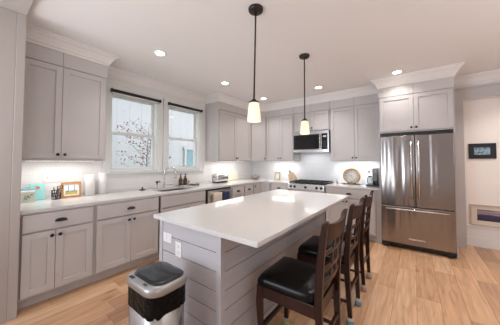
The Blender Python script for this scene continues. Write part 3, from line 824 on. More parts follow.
towel(-2.20, -2.00, 'cream_towel', 'cream dish towel over the dishwasher bar')
towel(-1.975, -1.80, 'navy_towel', 'navy blue dish towel over the dishwasher bar')

# ------------------------------------------------------------------ counter stools
def sock(parent, p, m):
    s = MB(); x, y = p
    s.lathe((x, y, 0.0), [(0.020, 0), (0.029, 0.006), (0.031, 0.020), (0.026, 0.03), (0.024, 0.042)], 14)
    q = s.obj('chair_sock', m, parent)
    MB().lathe((x, y, 0.042), [(0.0242, 0), (0.025, 0.004), (0.0245, 0.024), (0.022, 0.026)], 14).obj('cuff', 'white_knit', q)
def stool(cx, cy, label, sm):
    """seat faces -x (towards the island); (cx, cy) is the seat centre"""
    r = thing('counter_stool', (cx, cy, 0), label, 'chair', 'dark wood counter stools at the island')
    X0, X1 = cx - 0.225, cx + 0.225
    hf, hb = 0.215, 0.202         # half widths front and back
    SZ = 0.545
    # padded seat
    rings = []
    for z, k in ((SZ - 0.045, 0.985), (SZ - 0.02, 1.01), (SZ, 1.0), (SZ + 0.018, 0.94), (SZ + 0.028, 0.78), (SZ + 0.032, 0.45), (SZ + 0.033, 0.1)):
        P = []
        poly = [(X0, -hf), (X1 - 0.02, -hb), (X1 - 0.02, hb), (X0, hf)]
        n = 8
        for a in range(4):
            p0, p1 = Vector(poly[a]), Vector(poly[(a + 1) % 4])
            for i in range(n):
                f = i / n
                q_ = p0.lerp(p1, 0.04 + 0.92 * f)
                P.append((cx + (q_.x - cx) * k, cy + q_.y * k, z))
        rings.append(P)
    MB().loft(rings).obj('seat', 'black_leather', r)
    # aprons
    z0, z1 = SZ - 0.125, SZ - 0.046
    ap = MB()
    ap.box(X0 + 0.012, X0 + 0.034, cy - hf + 0.03, cy + hf - 0.03, z0, z1).box(X1 - 0.034, X1 - 0.014, cy - hb + 0.02, cy + hb - 0.02, z0, z1)
    for s in (-1, 1):
        ap._add([(X0 + 0.02, cy + s * (hf - 0.014), z0), (X1 - 0.02, cy + s * (hb - 0.004), z0), (X1 - 0.02, cy + s * (hb - 0.026), z0), (X0 + 0.02, cy + s * (hf - 0.036), z0),
                 (X0 + 0.02, cy + s * (hf - 0.014), z1), (X1 - 0.02, cy + s * (hb - 0.004), z1), (X1 - 0.02, cy + s * (hb - 0.026), z1), (X0 + 0.02, cy + s * (hf - 0.036), z1)],
                [(0, 1, 2, 3), (4, 7, 6, 5), (0, 4, 5, 1), (1, 5, 6, 2), (2, 6, 7, 3), (3, 7, 4, 0)])
    ap.obj('apron', 'espresso_wood', r, bevel=0.003)
    for s in (-1, 1):
        # S-curved front leg
        y = cy + s * (hf - 0.028)
        pts = [(X0 + 0.025, y, z1), (X0 + 0.022, y, 0.45), (X0 + 0.014, y, 0.38), (X0 + 0.020, y, 0.26), (X0 + 0.032, y, 0.15), (X0 + 0.030, y, 0.06), (X0 + 0.022, y, 0.008)]
        lg = MB().bar(pts, [0.048, 0.050, 0.046, 0.038, 0.033, 0.034, 0.036], [0.048, 0.048, 0.044, 0.038, 0.034, 0.034, 0.036]).obj('leg', 'espresso_wood', r)
        sock(lg, (X0 + 0.026, y), sm)
        # rear leg running up into the back post
        yb = cy + s * (hb - 0.012)
        pts = [(X1 + 0.008, yb - s * 0.03, 0.008), (X1 - 0.004, yb - s * 0.015, 0.25), (X1 - 0.012, yb - s * 0.002, 0.48), (X1 - 0.008, yb, 0.60), (X1 + 0.008, yb + s * 0.010, 0.78), (X1 + 0.030, yb + s * 0.022, 0.93), (X1 + 0.042, yb + s * 0.028, 1.0), (X1 + 0.054, yb + s * 0.030, 1.020)]
        lg = MB().bar(pts, [0.032, 0.038, 0.046, 0.046, 0.042, 0.036, 0.032, 0.022], [0.03, 0.032, 0.034, 0.034, 0.033, 0.032, 0.032, 0.028]).obj('leg', 'espresso_wood', r)
        sock(lg, (X1 + 0.004, yb - s * 0.03), sm)
    # back: crest, lattice
    def bx(z):      # x of the back at height z
        return X1 - 0.008 + (0.018 if z < 0.78 else 0.018) * max(0, (z - 0.60) / 0.18) * (1 if z <= 0.78 else 0) + (0.018 + (z - 0.78) / 0.22 * 0.032 if z > 0.78 else 0)
    def rail(za, zb, t, bow, dip=0.0):
        n = 12; rings = []
        for i in range(n + 1):
            f = i / n; y = cy + (2 * f - 1) * (hb - 0.012 + (0.026 if za > 0.85 else 0.010 if za > 0.75 else 0.004)); e = 1 - (2 * f - 1) ** 2
            zt = zb - dip * e
            rings.append([(bx(za) + bow * e - t / 2, y, za), (bx(za) + bow * e + t / 2, y, za), (bx(zt) + bow * e + t / 2, y, zt), (bx(zt) + bow * e - t / 2, y, zt)])
        return MB().loft(rings, smooth=False)
    rail(0.885, 1.008, 0.024, 0.026, 0.022).obj('crest_rail', 'espresso_wood', r, bevel=0.003)
    for za in (0.800, 0.700): rail(za, za + 0.026, 0.014, 0.024, 0).obj('lattice_rail', 'espresso_wood', r, bevel=0.002)
    rail(0.605, 0.645, 0.018, 0.022, 0).obj('lower_rail', 'espresso_wood', r, bevel=0.002)
    for k in (-0.052, 0.052):
        e = 1 - (k / hb) ** 2
        MB().bar([(bx(0.64) + 0.022 * e, cy + k, 0.635), (bx(0.78) + 0.023 * e, cy + k, 0.78), (bx(0.89) + 0.024 * e, cy + k, 0.892)], 0.013, 0.026).obj('slat', 'espresso_wood', r)
    # stretchers
    MB().box(X0 + 0.012, X0 + 0.036, cy - hf + 0.045, cy + hf - 0.045, 0.185, 0.215, 0.003).obj('stretcher', 'espresso_wood', r)
    MB().box(X1 - 0.014, X1 + 0.008, cy - hb + 0.036, cy + hb - 0.036, 0.26, 0.285, 0.003).obj('stretcher', 'espresso_wood', r)
    for s in (-1, 1):
        MB().tube([(X0 + 0.03, cy + s * (hf - 0.03), 0.175), (X1 - 0.006, cy + s * (hb - 0.034), 0.19)], 0.013, 8).obj('stretcher', 'espresso_wood', r)
stool(2.835, -3.39, 'dark wood counter stool nearest the camera with a full view of its black seat', 'yellow_sock')
stool(2.838, -2.725, 'dark wood counter stool in the middle of the row, teal socks on its legs', 'teal_sock')
stool(2.838, -2.115, 'dark wood counter stool nearest the fridge, pink socks on its legs', 'pink_sock')

# ------------------------------------------------------------------ trash bin
tb = thing('trash_bin', (2.22, -4.125, 0), 'stainless sensor trash bin with black bag beside the island end', 'trash bin')
bx0, bx1, by0, by1 = 2.050, 2.395, -4.255, -3.985
def ringz(dx, z, r=0.085): return [(x, y, z) for x, y in rrect(bx0 + dx, bx1 - dx, by0 + dx, by1 - dx, r - dx * 0.5)]
MB().loft([ringz(0.014, 0.012), ringz(0.012, 0.03), ringz(0.012, 0.61)], smooth=True).obj('body', 'bin_steel', tb)
MB().loft([ringz(0.008, 0.0), ringz(0.008, 0.03)]).obj('base_ring', 'black_plastic', tb)
bgm = MB(); rings = []
for i, z in enumerate((0.500, 0.508, 0.55, 0.59, 0.618)):
    base = rrect(bx0 + 0.007, bx1 - 0.007, by0 + 0.007, by1 - 0.007, 0.082, 9)
    cxx, cyy = (bx0 + bx1) / 2, (by0 + by1) / 2
    rings.append([(cxx + (x - cxx) * (1 + random.uniform(-0.006, 0.012)), cyy + (y - cyy) * (1 + random.uniform(-0.006, 0.012)), z + (random.uniform(-0.012, 0.01) if i < 2 else 0)) for x, y in base])
bgm.loft(rings, caps=False).obj('bin_bag', 'bag_plastic', tb)
MB().loft([ringz(0.004, 0.617), ringz(0.0, 0.621), ringz(0.0, 0.648), ringz(0.004, 0.660), ringz(0.014, 0.667), ringz(0.03, 0.666)]).obj('rim', 'bin_rim', tb)
lid = MB(); rings = []
for dx, z in ((0.018, 0.665), (0.018, 0.668), (0.023, 0.672), (0.045, 0.6745), (0.09, 0.677)):
    rings.append([(x, y, z) for x, y in rrect(bx0 + dx, bx1 - dx, by0 + dx + 0.022, by1 - dx + 0.003, max(0.075 - (dx - 0.018) * 0.6, 0.004))])
lid.loft(rings).obj('lid', 'bin_lid', tb)
MB().box(2.12, 2.165, by0 + 0.010, by0 + 0.030, 0.664, 0.670, 0.003).obj('sensor', 'black_gloss', tb)
MB().box(2.27, 2.305, by0 + 0.016, by0 + 0.030, 0.664, 0.6695, 0.003).obj('button', 'black_plastic', tb)

# ------------------------------------------------------------------ pendants and ceiling lights
def pendant(x, y, label, hx=0.0, hy=0.0):
    # (hx, hy): how far the shade hangs out of plumb
    r = thing('pendant_light', (x, y, CEIL), label, 'lamp', 'pendant lights over the island')
    MB().lathe((x, y, CEIL - 0.032), [(0.020, -0.004), (0.052, 0.0), (0.064, 0.008), (0.067, 0.024), (0.067, 0.0315)], 28).obj('canopy', 'bronze', r)
    MB().tube([(x, y, CEIL - 0.034), (x + hx, y + hy, 1.912)], 0.0075, 12).obj('rod', 'bronze', r)
    cx0, cy0 = x, y
    x, y = x + hx, y + hy
    MB().lathe((x, y, 1.884), [(0.047, 0), (0.047, 0.006), (0.040, 0.014), (0.022, 0.022), (0.014, 0.034), (0.009, 0.04)], 24).obj('cap', 'bronze', r)
    MB().lathe((x, y, 1.722), [(0.057, 0.0), (0.061, 0.002), (0.0605, 0.012), (0.057, 0.06), (0.050, 0.12), (0.044, 0.161), (0.040, 0.161), (0.046, 0.12), (0.053, 0.06), (0.056, 0.012)], 28, caps=False).obj('shade', 'shade_glass', r)
    l = light('pendant_glow', 'SPOT', (x - cx0, y - cy0, 1.745 - CEIL), PEN_W, (1.0, 0.80, 0.55), size=0.04, spot=R(150)); l.parent = r
pendant(2.40, -3.31, 'bronze pendant with frosted shade, the one nearer the camera', -0.012, -0.009)
pendant(2.40, -2.22, 'bronze pendant with frosted shade, the one nearer the range')
CANS = [(0.957, -3.375, 'recessed ceiling light nearest the near upper cabinet'), (0.884, -2.101, 'recessed ceiling light in front of the far sink window'), (0.905, -0.904, 'recessed ceiling light near the room corner'),
        (2.121, -0.905, 'recessed ceiling light in front of the microwave'), (3.33, -0.875, 'recessed ceiling light just in front of the fridge cabinet')]
HIDDEN_CANS = [(3.33, -2.10, 1), (3.33, -3.375, 1), (4.95, -0.6, 2.0), (5.2, -3.0, 1)]   # row assumed above the frame, plus unseen lamps added further right as fill
for x, y, lb in CANS:
    r = thing('recessed_light', (x, y, CEIL), lb, 'lamp', 'recessed ceiling lights')
    MB().lathe((x, y, CEIL - 0.007), [(0.055, 0.002), (0.060, 0.0), (0.076, 0.002), (0.078, 0.0065)], 28).obj('trim_ring', 'white_plastic', r)
    MB().lathe((x, y, CEIL - 0.009), [(0.01, 0.0), (0.054, 0.002), (0.054, 0.006)], 24).obj('lens', 'lamp_lens', r)
    l = light('ceiling_glow', 'AREA', (0, 0, -0.015), CAN_W * (0.6 if x > 3 else 1), CAN_C, size=0.11, shape='DISK'); l.parent = r; l.data.spread = R(118)
for x, y, k in HIDDEN_CANS:
    l = light('ceiling_glow', 'AREA', (x, y, CEIL - 0.015), CAN_W * k, CAN_C, size=0.11, shape='DISK'); l.data.spread = R(118)
# slim LED bars under the uppers
def led(x0, x1, y0, y1, label, e):
    r = thing('under_cabinet_light', ((x0 + x1) / 2, (y0 + y1) / 2, UB), label, 'lamp', 'LED bars under the upper cabinets')
    MB().box(x0, x1, y0, y1, UB - 0.005, UB - 0.0005, 0.001).obj('housing', 'white_plastic', r)
    MB().box(x0 + 0.006, x1 - 0.006, y0 + 0.006, y1 - 0.006, UB - 0.0058, UB - 0.0051).obj('diffuser', 'led_lens', r)
    l = light('led_glow', 'AREA', (0, 0, -0.009), e * LED_K, (1.0, 0.97, 0.93), size=x1 - x0, size_y=y1 - y0); l.parent = r
led(0.17, 0.21, -4.45, -3.82, 'LED bar under the near upper cabinet by the pen cup', 5)
led(0.17, 0.21, -1.62, -0.70, 'LED bar under the upper cabinet above the toaster', 6)
led(0.70, 1.28, -0.22, -0.18, 'LED bar under the cabinet left of the microwave', 4)
led(2.25, 2.95, -0.22, -0.18, 'LED bar under the cabinet above the clock', 5)

# ------------------------------------------------------------------ things on the worktops
ZT = 0.9145
# faucet
f = thing('faucet', (0.11, -2.76, ZT), 'chrome gooseneck faucet behind the sink', 'faucet')
fc_ = MB().lathe((0.11, -2.76, ZT), [(0.028, 0), (0.028, 0.006), (0.021, 0.014), (0.019, 0.075), (0.016, 0.08)], 18)
fc_.obj('base', 'chrome', f)
pts = [(0.11, -2.76, ZT + 0.075), (0.11, -2.76, ZT + 0.25)]
for i in range(1, 13):
    a = math.pi * i / 12; k = 0.092
    dx, dy = 0.62, 0.78
    rr = k * (1 - math.cos(a))
    pts.append((0.11 + dx * rr, -2.76 + dy * rr, ZT + 0.25 + k * 1.05 * math.sin(a)))
pts.append((pts[-1][0], pts[-1][1], ZT + 0.215))
MB().tube(pts, 0.0125, 12).obj('spout', 'chrome', f)
MB().lathe((pts[-1][0], pts[-1][1], ZT + 0.165), [(0.014, 0), (0.018, 0.004), (0.017, 0.045), (0.014, 0.055)], 14).obj('spray_head', 'chrome', f)
MB().tube([(0.12, -2.755, ZT + 0.05), (0.145, -2.70, ZT + 0.052), (0.165, -2.65, ZT + 0.056)], [0.008, 0.006, 0.005], 10).obj('lever', 'chrome', f)
sd_ = thing('soap_dispenser', (0.11, -2.895, ZT), 'slim steel soap dispenser with black pump head beside the faucet', 'dispenser')
MB().lathe((0.11, -2.895, ZT), [(0.02, 0), (0.02, 0.005), (0.014, 0.01), (0.013, 0.085), (0.016, 0.09)], 16).obj('stem', 'chrome', sd_)
MB().lathe((0.11, -2.895, ZT + 0.09), [(0.017, 0), (0.019, 0.008), (0.019, 0.03), (0.012, 0.036)], 16).tube([(0.11, -2.895, ZT + 0.112), (0.165, -2.875, ZT + 0.116), (0.17, -2.873, ZT + 0.108)], 0.008, 8).obj('pump_head', 'black_plastic', sd_)
st = thing('sink_stopper', (0.09, -3.125, ZT), 'small low black sink stopper with a centre knob on the worktop', 'stopper')
MB().lathe((0.09, -3.125, ZT), [(0.048, 0), (0.05, 0.004), (0.044, 0.009), (0.02, 0.013)], 20).obj('plug', 'black_plastic', st)
MB().lathe((0.09, -3.125, ZT + 0.0125), [(0.008, 0), (0.008, 0.012), (0.016, 0.018), (0.014, 0.027), (0.006, 0.03)], 14).obj('knob', 'black_plastic', st)
# tray with bottles
ty = lambda x, y: (x, y, ZT)
tr = MB().box(0.04, 0.15, -2.50, -2.13, ZT, ZT + 0.006, 0.002)
for bx_ in ((0.04, 0.045, -2.50, -2.13), (0.145, 0.15, -2.50, -2.13), (0.04, 0.15, -2.50, -2.495), (0.04, 0.15, -2.135, -2.13)): tr.box(*bx_, ZT, ZT + 0.018)
tag(tr.obj('tray', 'bright_steel'), 'narrow metal tray of soap bottles behind the sink', 'tray')
def pump_bottle(y, label):
    z = ZT + 0.0065; x = 0.095
    r = thing('pump_bottle', (x, y, z), label, 'bottle', 'amber pump bottles on the sink tray')
    MB().lathe((x, y, z), [(0.034, 0), (0.037, 0.005), (0.037, 0.105), (0.032, 0.125), (0.016, 0.14), (0.015, 0.15)], 20).obj('bottle', 'amber_glass', r)
    MB().lathe((x, y, z + 0.03), [(0.0375, 0), (0.0376, 0.001), (0.0376, 0.06), (0.0375, 0.061)], 20, caps=False).obj('label_band', 'bottle_label', r)
    MB().lathe((x, y, z + 0.1505), [(0.018, 0), (0.018, 0.018), (0.008, 0.02), (0.008, 0.05), (0.016, 0.052), (0.016, 0.064)], 14).tube([(x, y, z + 0.209), (x + 0.035, y + 0.01, z + 0.209), (x + 0.045, y + 0.012, z + 0.202)], 0.006, 8).obj('pump', 'black_plastic', r)
pump_bottle(-2.425, 'amber pump bottle on the tray, the one nearer the faucet')
pump_bottle(-2.325, 'amber pump bottle on the tray, the one further from the faucet')
jr = thing('small_jar', (0.095, -2.245, ZT + 0.0065), 'tiny brown jar with a pointed stopper at the end of the tray', 'jar')
MB().lathe((0.095, -2.245, ZT + 0.0065), [(0.020, 0), (0.026, 0.008), (0.026, 0.04), (0.018, 0.052)], 16).obj('jar', 'light_wood', jr)
MB().lathe((0.095, -2.245, ZT + 0.059), [(0.016, 0), (0.016, 0.008), (0.006, 0.022), (0.009, 0.032), (0.004, 0.038)], 14).obj('stopper', 'amber_glass', jr)
tag(MB().box(0.17, 0.25, -2.23, -2.11, ZT, ZT + 0.03, 0.01).obj('sponge', 'sponge'), 'dark green-grey scrub sponge beside the bottle tray', 'sponge')

# paper rolls
def roll(x, y, rad, hh, label, rod):
    r = thing('paper_towel_roll', (x, y, ZT), label, 'paper roll', 'paper towel rolls by the near window')
    MB().lathe((x, y, ZT), [(rad * 0.9, 0), (rad * 0.9, 0.008), (0.01, 0.010)], 24).obj('stand_base', 'white_plastic', r)
    MB().lathe((x, y, ZT + 0.0105), [(0.02, 0), (rad, 0), (rad, hh - 0.004), (rad - 0.004, hh), (0.021, hh), (0.02, hh - 0.05)], 28).obj('paper', 'paper_white', r)
    if rod: MB().lathe((x, y, ZT + 0.0105), [(0.006, 0), (0.006, hh + 0.075), (0.010, hh + 0.08), (0.010, hh + 0.092), (0.004, hh + 0.097)], 12).obj('rod', 'white_plastic', r)
roll(0.075, -3.822, 0.057, 0.262, 'stout white paper towel roll without a rod', False)
roll(0.070, -3.672, 0.046, 0.285, 'slim white paper towel roll on a tall rod', True)

# picture frames
def art(name, fn):
    m = mat(name, (0.5, 0.5, 0.5), 0.5); g = NB(m); tc = g.n('ShaderNodeTexCoord')
    sp_ = g.n('ShaderNodeSeparateXYZ'); g.nt.links.new(tc.outputs['Generated'], sp_.inputs[0])
    g.nt.links.new(fn(g, sp_.outputs), m.node_tree.nodes['Principled BSDF'].inputs['Base Color']); return m
def art_trees(g, o):
    u, v = o[1], o[2]
    n = g.n('ShaderNodeTexNoise'); n.inputs['Scale'].default_value = 7.0
    vv = g.math('ADD', v, g.math('MULTIPLY', g.math('SUBTRACT', n.outputs['Fac'], 0.5), 0.25))
    c = g.ramp(vv, [(0.0, (0.55, 0.42, 0.04)), (0.2, (0.62, 0.55, 0.10)), (0.3, (0.16, 0.24, 0.22)), (0.4, (0.55, 0.63, 0.68)), (0.5, (0.78, 0.82, 0.86)), (1, (0.82, 0.86, 0.90))])
    s_ = g.math('ABSOLUTE', g.math('SUBTRACT', g.math('FRACT', g.math('ADD', g.math('MULTIPLY', u, 2.0), 0.0)), 0.5))
    line = g.math('MULTIPLY', g.math('LESS_THAN', s_, 0.045), g.math('GREATER_THAN', v, 0.3))
    return g.mix(line, c, (0.13, 0.14, 0.16))
def art_blue(g, o):
    n = g.n('ShaderNodeTexNoise'); n.inputs['Scale'].default_value = 5.0; n.inputs['Detail'].default_value = 3
    t_ = g.n('ShaderNodeTexCoord'); g.nt.links.new(t_.outputs['Generated'], n.inputs['Vector'])
    return g.ramp(n.outputs['Fac'], [(0.30, (0.05, 0.06, 0.07)), (0.40, (0.10, 0.18, 0.26)), (0.5, (0.22, 0.36, 0.46)), (0.6, (0.38, 0.50, 0.58)), (0.7, (0.60, 0.58, 0.36))])
def art_sea(g, o):
    n = g.n('ShaderNodeTexNoise'); n.inputs['Scale'].default_value = 1.0
    g.nt.links.new(g.comb(g.math('MULTIPLY', o[0], 2.0), 0.0, g.math('MULTIPLY', o[2], 9.0)), n.inputs['Vector'])
    vv = g.math('ADD', o[2], g.math('MULTIPLY', g.math('SUBTRACT', n.outputs['Fac'], 0.5), 0.35))
    return g.ramp(vv, [(0.0, (0.03, 0.025, 0.06)), (0.45, (0.05, 0.04, 0.10)), (0.56, (0.09, 0.08, 0.16)), (0.62, (0.45, 0.30, 0.30)), (0.72, (0.20, 0.17, 0.26)), (0.85, (0.48, 0.36, 0.36)), (1, (0.07, 0.06, 0.11))])
art('tree_painting', art_trees); art('blue_print', art_blue); art('sea_print', art_sea)
def picture(F, w, hh, fw, fm, am, label, mw=0.0, mm=None, dep=0.022, name='picture_frame'):
    r = thing(name, F @ Vector((w / 2, 0, 0)), label, 'picture')
    MB(F).box(0, fw, 0, dep, 0, hh).box(w - fw, w, 0, dep, 0, hh).box(fw, w - fw, 0, dep, 0, fw).box(fw, w - fw, 0, dep, hh - fw, hh).obj('frame', fm, r, bevel=0.002)
    if mw: MB(F).box(fw, w - fw, 0.001, dep * 0.45, fw, fw + mw).box(fw, w - fw, 0.001, dep * 0.45, hh - fw - mw, hh - fw).box(fw, fw + mw, 0.001, dep * 0.45, fw + mw, hh - fw - mw).box(w - fw - mw, w - fw, 0.001, dep * 0.45, fw + mw, hh - fw - mw).obj('mat_board', mm, r)
    MB(F).box(fw + mw, w - fw - mw, 0.001, dep * 0.35, fw + mw, hh - fw - mw).obj('picture', am, r)
    return r
tilt = lambda deg: Matrix.Rotation(R(deg), 4, 'X')
picture(frame((0.07, -4.112, ZT), (0, 1, 0), (1, 0, 0)) @ tilt(8), 0.197, 0.19, 0.02, 'oak_frame', 'tree_painting', 'orange-brown wooden picture frame leaning beside the pen cup', 0.018, 'dial_white')
picture(BF(0.745, -0.15) @ Matrix.Translation((0, 0, ZT)) @ tilt(8), 0.145, 0.185, 0.016, 'gold_frame', 'dial_white', 'small gilt photo frame on the worktop left of the knife block', 0.02, 'cream')
picture(BF(4.238, HY) @ Matrix.Translation((0, 0, 1.415)), 0.31, 0.245, 0.012, 'black_plastic', 'blue_print', 'black framed blue print on the passage wall', 0.052, 'black_plastic', 0.02, 'framed_print')
picture(BF(4.235, HY) @ Matrix.Translation((0, 0, 0.345)), 0.52, 0.335, 0.018, 'pale_frame', 'sea_print', 'cream framed dusk seascape low on the passage wall', 0.062, 'mat_board', 0.024, 'framed_print')

# pen cup
pc = thing('pen_cup', (0.10, -4.165, ZT), 'black wire pen cup full of pens and scissors', 'cup')
cup = MB().lathe((0.10, -4.165, ZT), [(0.038, 0), (0.040, 0.003), (0.0, 0.004)], 18)
for i in range(14):
    a = 2 * math.pi * i / 14
    cup.tube([(0.10 + 0.039 * math.cos(a), -4.165 + 0.039 * math.sin(a), ZT + 0.003), (0.10 + 0.046 * math.cos(a + 0.25), -4.165 + 0.046 * math.sin(a + 0.25), ZT + 0.105)], 0.0026, 6)
for z, rr in ((0.035, 0.0415), (0.07, 0.044), (0.105, 0.046)):
    cup.tube([(0.10 + rr * math.cos(2 * math.pi * i / 20), -4.165 + rr * math.sin(2 * math.pi * i / 20), ZT + z) for i in range(20)], 0.003, 6, close=True)
cup.obj('wire_cup', 'black_metal', pc)
def pen(dx, dy, L, m, lb):
    o = MB().tube([(0.10 + dx * 0.2, -4.165 + dy * 0.2, ZT + 0.006), (0.10 + dx, -4.165 + dy, ZT + L), (0.10 + dx * 1.05, -4.165 + dy * 1.05, ZT + L + 0.012)], [0.0045, 0.0045, 0.002], 8).obj('pen', m)
    tag(o, lb, 'pen', 'pens in the wire cup')
pen(0.02, 0.030, 0.165, 'coral', 'red pen leaning towards the wooden picture frame in the wire cup')
pen(0.0, 0.035, 0.15, 'bark', 'brown pencil leaning right in the wire cup')
pen(-0.01, 0.012, 0.14, 'ink', 'dark pen standing nearly upright in the wire cup')
pen(0.015, -0.028, 0.135, 'black_plastic', 'black pen leaning towards the teal card in the wire cup')
sc = thing('scissors', (0.10, -4.16, ZT + 0.01), 'scissors with dark looped handles in the wire cup', 'scissors')
MB().tube([(0.095, -4.166, ZT + 0.008), (0.105, -4.145, ZT + 0.12)], 0.0045, 6).obj('blades', 'chrome', sc)
for dy in (-0.006, 0.022):
    MB().tube([(0.107, -4.142 + dy + 0.012 * math.cos(2 * math.pi * i / 14), ZT + 0.137 + 0.018 * math.sin(2 * math.pi * i / 14)) for i in range(14)], 0.004, 6, close=True).obj('handle', 'black_plastic', sc)
# cream box, blue book, teal card
cb = thing('keepsake_box', (0.13, -4.42, ZT), 'small cream box with a dark leaf sketch beside the jamb', 'box')
Fb = frame((0.165, -4.475, ZT), (0, 1, 0), (1, 0, 0))
MB(Fb).box(0, 0.118, -0.09, 0, 0, 0.105, 0.004).obj('body', 'sage_cream', cb)
MB(Fb).box(-0.003, 0.121, -0.093, 0.003, 0.098, 0.122, 0.004).obj('lid', 'cream', cb)
sk_ = MB(Fb)
sk_.tube([(0.025, 0.001, 0.03), (0.05, 0.001, 0.05), (0.085, 0.001, 0.08)], 0.0018, 5)
for u_, v_, a_ in ((0.035, 0.052, 40), (0.05, 0.035, -30), (0.06, 0.068, 50), (0.072, 0.052, -20), (0.088, 0.085, 20), (0.04, 0.07, 70)):
    p_ = Vector((u_, 0.001, v_)); d_ = Vector((math.cos(R(a_)), 0, math.sin(R(a_)))) * 0.013; e_ = Vector((-d_.z, 0, d_.x)) * 0.4
    sk_._add([p_ - d_, p_ + e_, p_ + d_, p_ - e_], [(0, 1, 2, 3)])
sk_.obj('leaf_sketch', 'ink', cb)
tag(MB(frame((0.045, -4.50, ZT), (0, 1, 0), (1, 0, 0))).box(0, 0.155, 0, 0.022, 0, 0.15, 0.003).obj('book', 'blue_cloth'), 'blue book standing upright behind the cream box', 'book')
tc_ = thing('greeting_card', (0.0, -4.33, ZT), 'teal greeting card with a coral flower leaning on the tiles', 'card')
Fc = frame((0.012, -4.378, ZT), (0, 1, 0), (1, 0, 0)) @ tilt(12)
MB(Fc).box(0, 0.125, 0, 0.012, 0, 0.188, 0.002).obj('card', 'teal_paper', tc_)
fl_ = MB(Fc)
for i in range(5):
    a = 2 * math.pi * i / 5 + 0.3; p_ = Vector((0.065, 0.0125, 0.142)); d_ = Vector((math.cos(a), 0, math.sin(a))) * 0.024; e_ = Vector((-d_.z, 0, d_.x)) * 0.35
    fl_._add([p_, p_ + d_ * 0.6 + e_ + Vector((0, 0.006, 0)), p_ + d_ + Vector((0, 0.004, 0)), p_ + d_ * 0.6 - e_ + Vector((0, 0.006, 0))], [(0, 1, 2, 3)])
fl_.obj('flower', 'coral', tc_)

# toaster
to = thing('toaster', (0.17, -1.50, ZT), 'brushed steel two-slot toaster on the worktop under the far uppers', 'toaster')
x0, x1, y0, y1 = 0.095, 0.275, -1.66, -1.33
rings = []
for y, k in ((y0, 0.90), (y0 + 0.02, 1.0), (y1 - 0.02, 1.0), (y1, 0.90)):
    cx_, cz_ = (x0 + x1) / 2, ZT + 0.10
    rings.append([(cx_ + (px_ - cx_) * k, y, cz_ + (pz_ - cz_) * k) for px_, pz_ in rrect(x0, x1, ZT + 0.015, ZT + 0.185, 0.045)])
MB().loft(rings).obj('body', 'bright_steel', to)
MB().box(x0 + 0.008, x1 - 0.008, y0 + 0.01, y1 - 0.01, ZT, ZT + 0.016, 0.004).obj('base', 'black_plastic', to)
for x in (0.145, 0.205): MB().box(x, x + 0.024, y0 + 0.05, y1 - 0.05, ZT + 0.1845, ZT + 0.1865).obj('slot', 'black_plastic', to)
MB().box(0.17, 0.20, y0 - 0.022, y0 + 0.006, ZT + 0.12, ZT + 0.135, 0.003).obj('lever', 'black_plastic', to)
for y in (-1.50, -1.43, -1.37):
    MB().lathe((x1 - 0.001, y, ZT + 0.10), [(0.016, 0), (0.016, 0.008), (0.012, 0.016)], 14, 'x').obj('dial', 'black_plastic', to)
# cutting board
cbd = frame((WX + 0.075, -1.09, ZT), (0, 1, 0), (1, 0, 0)) @ tilt(14)
tag(MB(cbd).box(0, 0.40, 0, 0.014, 0, 0.205, 0.005).obj('cutting_board', 'cream'), 'pale cream cutting board leaning on the tiles beside the toaster', 'cutting board')
# bowl
bw = thing('ribbed_bowl', (0.30, -0.35, ZT), 'small ribbed grey-brown bowl with a lid in the worktop corner', 'bowl')
MB().lathe((0.30, -0.35, ZT), [(0.055, 0), (0.062, 0.004), (0.10, 0.045), (0.112, 0.07), (0.10, 0.082), (0.095, 0.08)], 28).obj('bowl', 'wicker', bw)
MB().lathe((0.30, -0.35, ZT + 0.0825), [(0.1, 0), (0.09, 0.012), (0.05, 0.026), (0.015, 0.03), (0.012, 0.036), (0.018, 0.044), (0.01, 0.05)], 28).obj('lid', 'wicker', bw)
# knife block
kb_ = thing('knife_block', (1.26, -0.21, ZT), 'wooden knife block with steel-handled knives left of the range', 'knife block')
Fk = frame((1.19, -0.26, ZT), (0, 1, 0), (1, 0, 0))
m_ = MB(Fk)
pr = [(0.0, 0.0), (0.155, 0.0), (0.155, 0.06), (0.055, 0.205), (-0.035, 0.15)]
m_._add([(0.0, y, z) for y, z in pr] + [(0.105, y, z) for y, z in pr], [tuple(reversed(range(5))), tuple(range(5, 10))] + [(i, (i + 1) % 5, 5 + (i + 1) % 5, 5 + i) for i in range(5)])
m_.obj('block', 'light_wood', kb_, bevel=0.003)
for i in range(5):
    u_ = 0.014 + 0.019 * i; k = 0.0
    kn_ = MB(Fk).tube([(u_, 0.012, 0.175), (u_, -0.022, 0.25 - 0.006 * (i % 2))], 0.0085, 8).obj('knife', 'knife_steel')
    tag(kn_, ['steel-handled knife in the block, nearest the worktop front', 'steel-handled knife in the block, second from the front', 'steel-handled knife in the middle of the block', 'steel-handled knife in the block, second from the tiles', 'steel-handled knife in the block, nearest the tiles'][i], 'knife', 'knives in the wooden block')
# salt shaker
ss = thing('salt_shaker', (2.25, -0.22, ZT), 'small dark grinder between the range and the clock', 'shaker')
MB().lathe((2.25, -0.22, ZT), [(0.018, 0), (0.020, 0.003), (0.017, 0.05), (0.019, 0.06)], 14).obj('body', 'outlet_dark', ss)
MB().lathe((2.25, -0.22, ZT + 0.0605), [(0.019, 0), (0.020, 0.02), (0.012, 0.03)], 14).obj('cap', 'silver_plastic', ss)
